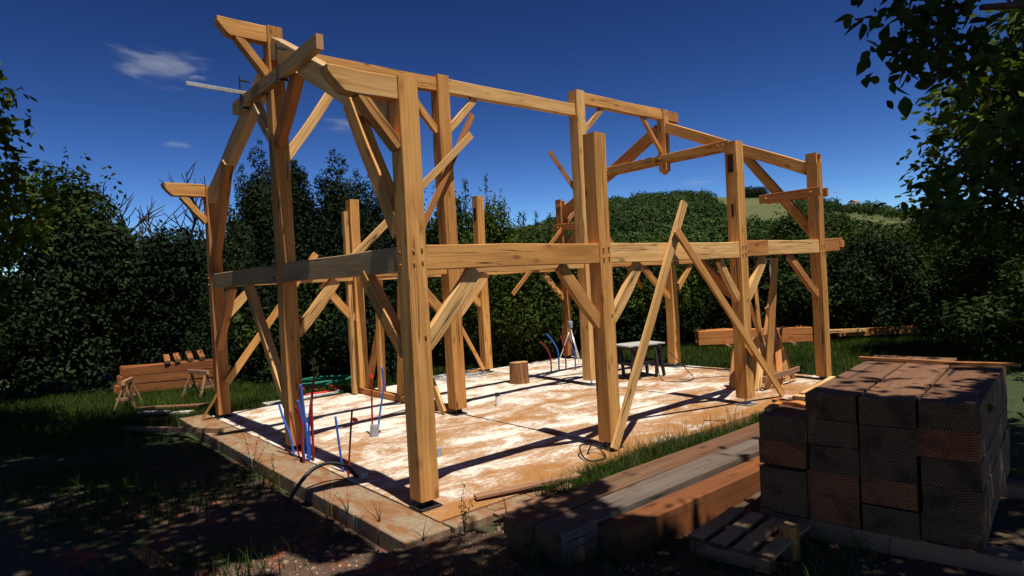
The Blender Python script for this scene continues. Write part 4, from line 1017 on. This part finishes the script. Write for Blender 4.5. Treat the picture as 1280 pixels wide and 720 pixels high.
g2 = scatter(52000, 1.2, 15, 6.5, 11, 2, off); g3 = scatter(60000, 9.0, 16, -2.5, 7, 3, off); g4 = scatter(26000, -3.4, 1.6, 6.9, 12, 4, off)
g5 = scatter(9000, -3.4, -.7, -1.5, 7, 5, off, 2.2); g6 = scatter(6000, -2.5, 4.5, -3.6, -1.2, 6, None, 2.6)
g7 = scatter(2600, 1.6, 3.4, -.62, -.40, 61)
blades('grass', np.concatenate([g1[::2], g2, g3, g4]), .16, .006, GRASSM, 1)
blades('rough_grass', np.concatenate([g1[1::3], g5, g6, g7]), .17, .005, GRASSM, 2, .5)
# dry stalks standing in the sunlit strip of grass
g8 = scatter(420, 2.0, 4.8, -.95, -.45, 7); g8[:, 2] += .0
blades('dry_stalks', g8, .36, .003, DRYG, 3, .25)
def weed(label, x, y, z, h, seed, leafy):
    rs = random.Random(seed); items = []; lv = []
    for k in range(5 if leafy else rs.randint(3, 11)):
        a = rs.uniform(0, 6.28); hh = h * rs.uniform(.25, 1.1); ln = rs.uniform(.02, .5) * h; rs.random()
        P = bez((x, y, z), (x + ln * .4 * math.cos(a), y + ln * .4 * math.sin(a), z + hh * .55), (x + ln * math.cos(a), y + ln * math.sin(a), z + hh), n=5); items.append((P, [.004 - .003 * i / len(P) for i in range(len(P))]))
        for q in P[3:]:
            for _ in range(2 if leafy else 0): lv.append((q.x + rs.uniform(-.02, .02), q.y + rs.uniform(-.02, .02), q.z + rs.uniform(-.015, .015)))
    r = tubes('weed', items, [DRYG], sides=4); tag(r, label, 'weed', 'weeds along the slab edge')
    if not leafy: return
    rs_ = np.random.default_rng(seed); nn = rs_.normal(size=(len(lv), 3)); nn /= np.linalg.norm(nn, axis=1, keepdims=True)
    link('leaves', np_mesh('weed_leaves', *leaf_quads(np.array(lv), nn, .035, .35, rs_)), [LEAF2], r)
for k, (x, y, h_) in enumerate(((-.66, 3.05, .55), (-.64, 2.35, .42), (-.62, .9, .40), (-.60, .45, .46), (-.5, .0, .42), (-.42, -.62, .40), (-.1, -.78, .38), (.35, -.82, .34))):
    weed(f'{["tall leafy", "bushy", "thin", "slender", "upright", "small", "wispy", "short"][k]} weed growing at the {["left slab edge by the conduits bundle", "left slab edge just nearer than the tall one", "left edge near the arching hose", "left edge right of the thin one", "left edge beside the corner post", "near corner of the slab", "front kerb near the corner", "front kerb beside the grey board"][k]}', x, y, float(gz(x, y)) if x < -.61 else -.02, h_ * (1 if k in (0, 1, 6) else (.55, .8, .62)[k % 3]) + (.15 if x < -.6 else 0), 50 + k, k in (0, 1, 6))

# gravel of the foreground
def gravel():
    rs = np.random.default_rng(77); n = 5200; x = rs.uniform(-3.2, 3.2, n); y = rs.uniform(-3.6, .2, n); k = ~((x > -.6) & (y > -.65)) & ~((y < -1.4) & (y > -2.35) & (x > -.25)); x, y = x[k], y[k]; n = len(x)
    s = rs.lognormal(-4.5, .5, (n, 1)); base = np.array([[1, 0, 0], [0, 1, 0], [-1, 0, 0], [0, -1, 0], [0, 0, .7], [0, 0, -.7]], float)
    Vv = np.stack([x, y, gz(x, y)], 1)[:, None, :] + base[None] * s[:, None] * rs.uniform(.6, 1.4, (n, 6, 1)); F0 = np.array([[0, 1, 4], [1, 2, 4], [2, 3, 4], [3, 0, 4], [1, 0, 5], [2, 1, 5], [3, 2, 5], [0, 3, 5]])
    F_ = (F0[None] + np.arange(n)[:, None, None] * 6).reshape(-1, 3)
    o = link('gravel', np_mesh('gravel', Vv.reshape(-1, 3), F_), [plain('gravel_stone', (.26, .16, .105), .9, 0, .5, 9, .2)]); tag(o, kind='stuff')
gravel()

# ------------------------------------------------------------------ hill, forest, far things
CAMP = np.array([-3.212254, -5.293389])
RIDGE = np.array([(60, 330, 24), (120, 320, 25), (180, 300, 24), (223, 262, 25), (280, 275, 37), (303, 260, 45.5), (347, 250, 51), (376, 226, 50.5), (394, 210, 48.8), (416, 191, 46.5), (456, 157, 38), (473, 117, 28), (500, 60, 20), (520, 0, 16), (520, -80, 14)], float)
AZ = np.arctan2(RIDGE[:, 1] - CAMP[1], RIDGE[:, 0] - CAMP[0]); DI = np.hypot(RIDGE[:, 0] - CAMP[0], RIDGE[:, 1] - CAMP[1]); o_ = np.argsort(AZ); AZ, DI, RZ = AZ[o_], DI[o_], RIDGE[o_, 2]
def hill_pt(az, t):
    """t 0 foot .. 1 ridge .. 1.4 behind"""
    az = np.asarray(az, float); t = np.asarray(t, float); dist = np.interp(az, AZ, DI) * (.28 + .72 * t); rz = np.interp(az, AZ, RZ)
    prof = np.where(t <= 1, np.clip(t, 0, 1) ** 1.15 * (1.06 - .06 * t), 1 - .9 * (t - 1) ** 1.3)
    x = CAMP[0] + dist * np.cos(az); y = CAMP[1] + dist * np.sin(az)
    nz = 1.6 * np.sin(x * .05 + 2) * np.sin(y * .043) + .9 * np.sin(x * .11 + y * .07)
    return np.stack([x, y, -.6 + rz * prof + nz * np.clip(t * 1.5, 0, 1) * (1 - .6 * np.clip(t, 0, 1))], -1)
def build_hill():
    na, nt_ = 220, 70; az = np.linspace(AZ[0], AZ[-1], na); t = np.linspace(-.12, 1.5, nt_); A_, T_ = np.meshgrid(az, t, indexing='ij')
    P = hill_pt(A_, np.maximum(T_, 0)); lo = T_ < 0; P[lo] = hill_pt(A_, T_ * 0)[lo] + np.array([0, 0, -1.5])
    Pv = P.reshape(-1, 3); i, j = np.meshgrid(np.arange(na - 1), np.arange(nt_ - 1), indexing='ij'); q = (i * nt_ + j).ravel()
    o = link('hill', np_mesh('hill', Pv, np.stack([q, q + nt_, q + nt_ + 1, q + 1], 1)), [HILL], smooth=True); tag(o, kind='structure')
build_hill()
def far_crowns(name, pts, r, seed, nq=70, tag_stuff=True, mat=LEAF_F):
    rs = np.random.default_rng(seed); n = len(pts); R_ = r * rs.uniform(.65, 1.3, n)
    d = rs.normal(size=(n, nq, 3)); d[..., 2] = np.abs(d[..., 2]) * .9 - .15; d /= np.linalg.norm(d, axis=2, keepdims=True)
    lob = 1 + .25 * np.sin(d[..., :1] * 4 + rs.uniform(0, 6, (n, 1, 1))) * np.cos(d[..., 1:2] * 5 + rs.uniform(0, 6, (n, 1, 1)))
    C_ = pts[:, None] + d * R_[:, None, None] * lob * np.array([1, 1, 1.05]) + np.array([0, 0, .55]) * R_[:, None, None]
    nn = d * .9 + rs.normal(size=d.shape) * .45; nn /= np.linalg.norm(nn, axis=2, keepdims=True)
    Vv, Fv = leaf_quads(C_.reshape(-1, 3), nn.reshape(-1, 3), r * .27, .85, rs)
    return link(name, np_mesh(name, Vv, Fv), [mat])
def az_px(x, y=250):   # azimuth of a photo column, used only to lay out the far hillside
    return math.radians(49.9) - math.atan((x - 640) / 790.7)
rs = np.random.default_rng(5); pts = []
a_lo, a_mid, a_hi = az_px(1400), az_px(905), az_px(150)
while len(pts) < 3400:
    az = rs.uniform(AZ[0], a_hi); t = rs.random() ** .75 * 1.02; px = 640 + 790.7 * math.tan(math.radians(49.9) - az)
    n_ = math.sin(px * .021) + math.sin(px * .047 + t * 9) * .6 + math.sin(t * 17 + px * .013) * .5
    if px < 888 + 55 * (1 - t): ok = (n_ > -1.4 or t > .7)
    else:
        lim = .34 if px < 1000 else .34
        ok = (t < lim + .03 * n_) or (px > 1000 and t < .80 and n_ > -.55) or (px > 1000 and t < .36 and n_ > -.3) or (px > 1095 and t < .99 and n_ > -.2) 
    if ok: pts.append(hill_pt(az, t))
pts = np.array(pts)
tag(far_crowns('forest', pts, 3.2, 3, 190), kind='stuff')
cl_ = np.array([hill_pt(az_px(x), t) for x, t in [(x_, t_) for x_ in np.linspace(933, 957, 9) for t_ in (.97, 1.0, 1.03)]])
c0 = far_crowns('tree_clump', cl_, 3.3, 9, 220, mat=LEAF3); tag(c0, 'round dark clump of trees on the bare hilltop', 'tree clump')
ph = hill_pt(az_px(1071), .90); ph = Vector(ph)
hs = empty('farmhouse', ph, 'tiny white farmhouse on the right hill slope', 'house')
bm_obj('wall', lambda bm: box_bm(bm, ph + Vector((0, 0, 1.6)), (5, 4, 3.6)), [PLASTER], hs)
def roof_fn(bm):
    v = [bm.verts.new(ph + Vector(p)) for p in ((-2.8, -2.3, 3.35), (2.8, -2.3, 3.35), (2.8, 2.3, 3.35), (-2.8, 2.3, 3.35), (-2.8, 0, 4.7), (2.8, 0, 4.7))]
    for f in ((0, 1, 5, 4), (2, 3, 4, 5), (0, 4, 3), (1, 2, 5), (3, 2, 1, 0)): bm.faces.new([v[i] for i in f])
bm_obj('roof', roof_fn, [ROOFT], hs)
pp = Vector(hill_pt(az_px(1051), .98))
py = empty('power_pylon', pp, 'thin far utility mast on the skyline right of the last post', 'mast')
tubes('mast', [([pp, pp + Vector((0, 0, 9))], [.35, .18])], [GREYP], py, sides=5); tubes('crossarm', [([pp + Vector((-1.3, 1.3, 7.6)), pp + Vector((1.3, -1.3, 7.6))], .15)], [GREYP], py, sides=5)

# ------------------------------------------------------------------ clouds: thin volumes far beyond the hill
def cloud(x, y, z, sx, sy, sz, seed, dens):
    m = bpy.data.materials.new('cloud_vapour'); m.use_nodes = True; nt = m.node_tree
    for q in list(nt.nodes): nt.nodes.remove(q)
    out = nt.nodes.new('ShaderNodeOutputMaterial'); v = nt.nodes.new('ShaderNodeVolumePrincipled'); nt.links.new(v.outputs[0], out.inputs['Volume'])
    v.inputs['Color'].default_value = (.95, .95, .97, 1); v.inputs['Anisotropy'].default_value = .2
    tc = N(nt, 'ShaderNodeTexCoord'); n_ = noise(nt, coords(nt, 'Object', (1.1, 1.1, 2.2), 23), 1.7, 6, .62, .7)
    ln = N(nt, 'ShaderNodeVectorMath', operation='LENGTH'); L(nt, tc.outputs['Object'], ln.inputs[0])
    fall = N(nt, 'ShaderNodeMapRange'); fall.inputs['From Min'].default_value = 1.0; fall.inputs['From Max'].default_value = .15; fall.inputs['To Min'].default_value = -.32; fall.inputs['To Max'].default_value = .08
    L(nt, ln.outputs['Value'], fall.inputs['Value'])
    dn = math_n(nt, 'MULTIPLY', math_n(nt, 'SUBTRACT', math_n(nt, 'ADD', n_, fall.outputs[0]), .46, ), dens * 9); dn = math_n(nt, 'MAXIMUM', dn, 0)
    L(nt, dn, v.inputs['Density'])
    bm = bmesh.new(); bmesh.ops.create_icosphere(bm, subdivisions=3, radius=1); me = bpy.data.meshes.new('cloud'); bm.to_mesh(me); bm.free()
    o = link('cloud', me, [m]); o.location = (x, y, z); o.scale = (sx, sy, sz); o.rotation_euler = (0, 0, seed); tag(o, kind='stuff')
cloud(212, 974, 324, 118, 50, 52, .1, .012)
cloud(222, 985, 220, 50, 30, 12, .2, .012)
cloud(405, 830, 236, 75, 40, 22, -.4, .008)
cloud(783, 512, 128, 60, 30, 14, -.9, .006)

# ------------------------------------------------------------------ light, sky, camera
w = bpy.data.worlds.new('World'); scene.world = w; w.use_nodes = True; nt = w.node_tree
for q in list(nt.nodes): nt.nodes.remove(q)
wo = nt.nodes.new('ShaderNodeOutputWorld'); bg = nt.nodes.new('ShaderNodeBackground'); sk = nt.nodes.new('ShaderNodeTexSky')
sk.sky_type = 'NISHITA'; sk.sun_disc = False; sk.sun_elevation = math.asin(SUN.z); sk.sun_rotation = math.atan2(SUN.x, SUN.y)
sk.altitude = 2500; sk.air_density = 1; sk.dust_density = 0; sk.ozone_density = 1.5
bg.inputs[1].default_value = .05
sc_ = N(nt, 'ShaderNodeVectorMath', operation='SCALE'); sc_.inputs['Scale'].default_value = .475; L(nt, sk.outputs[0], sc_.inputs[0])   # deepen the sky as the photograph's processing does
gm = N(nt, 'ShaderNodeGamma'); gm.inputs['Gamma'].default_value = 2.2; L(nt, sc_.outputs[0], gm.inputs[0]); L(nt, gm.outputs[0], bg.inputs[0]); nt.links.new(bg.outputs[0], wo.inputs[0])
sd = bpy.data.lights.new('Sun', 'SUN'); sd.energy = 5; sd.angle = math.radians(.53); sd.color = (1, .95, .87)
so = bpy.data.objects.new('Sun', sd); COL.objects.link(so); so.rotation_euler = (-SUN).to_track_quat('-Z', 'Y').to_euler(); so.location = (0, -6, 20)

cam = bpy.data.cameras.new('Camera'); co = bpy.data.objects.new('Camera', cam); COL.objects.link(co); scene.camera = co
cam.sensor_fit = 'HORIZONTAL'; cam.sensor_width = 36; cam.lens = 36 * 790.72 / 1280; cam.clip_start = .05; cam.clip_end = 5000
rr = Vector((.76356021, -.64347913, -.05394827)); uu = Vector((.0493388, -.02516371, .99846506)); ff = Vector((.64384896, .76504993, -.01253448))
M = Matrix((rr, uu, -ff)).transposed().to_4x4(); M.translation = (-3.21225394, -5.29338875, 2.15); co.matrix_world = M

vs = scene.view_settings; vs.view_transform = 'Standard'; vs.look = 'None'; vs.exposure = .38; vs.gamma = 1; vs.use_curve_mapping = False
scene.cycles.max_bounces = 8; scene.cycles.transparent_max_bounces = 6; scene.cycles.volume_step_rate = 2; scene.cycles.volume_max_steps = 96
for o in bpy.data.objects:
    if '_mw' in o: del o['_mw']
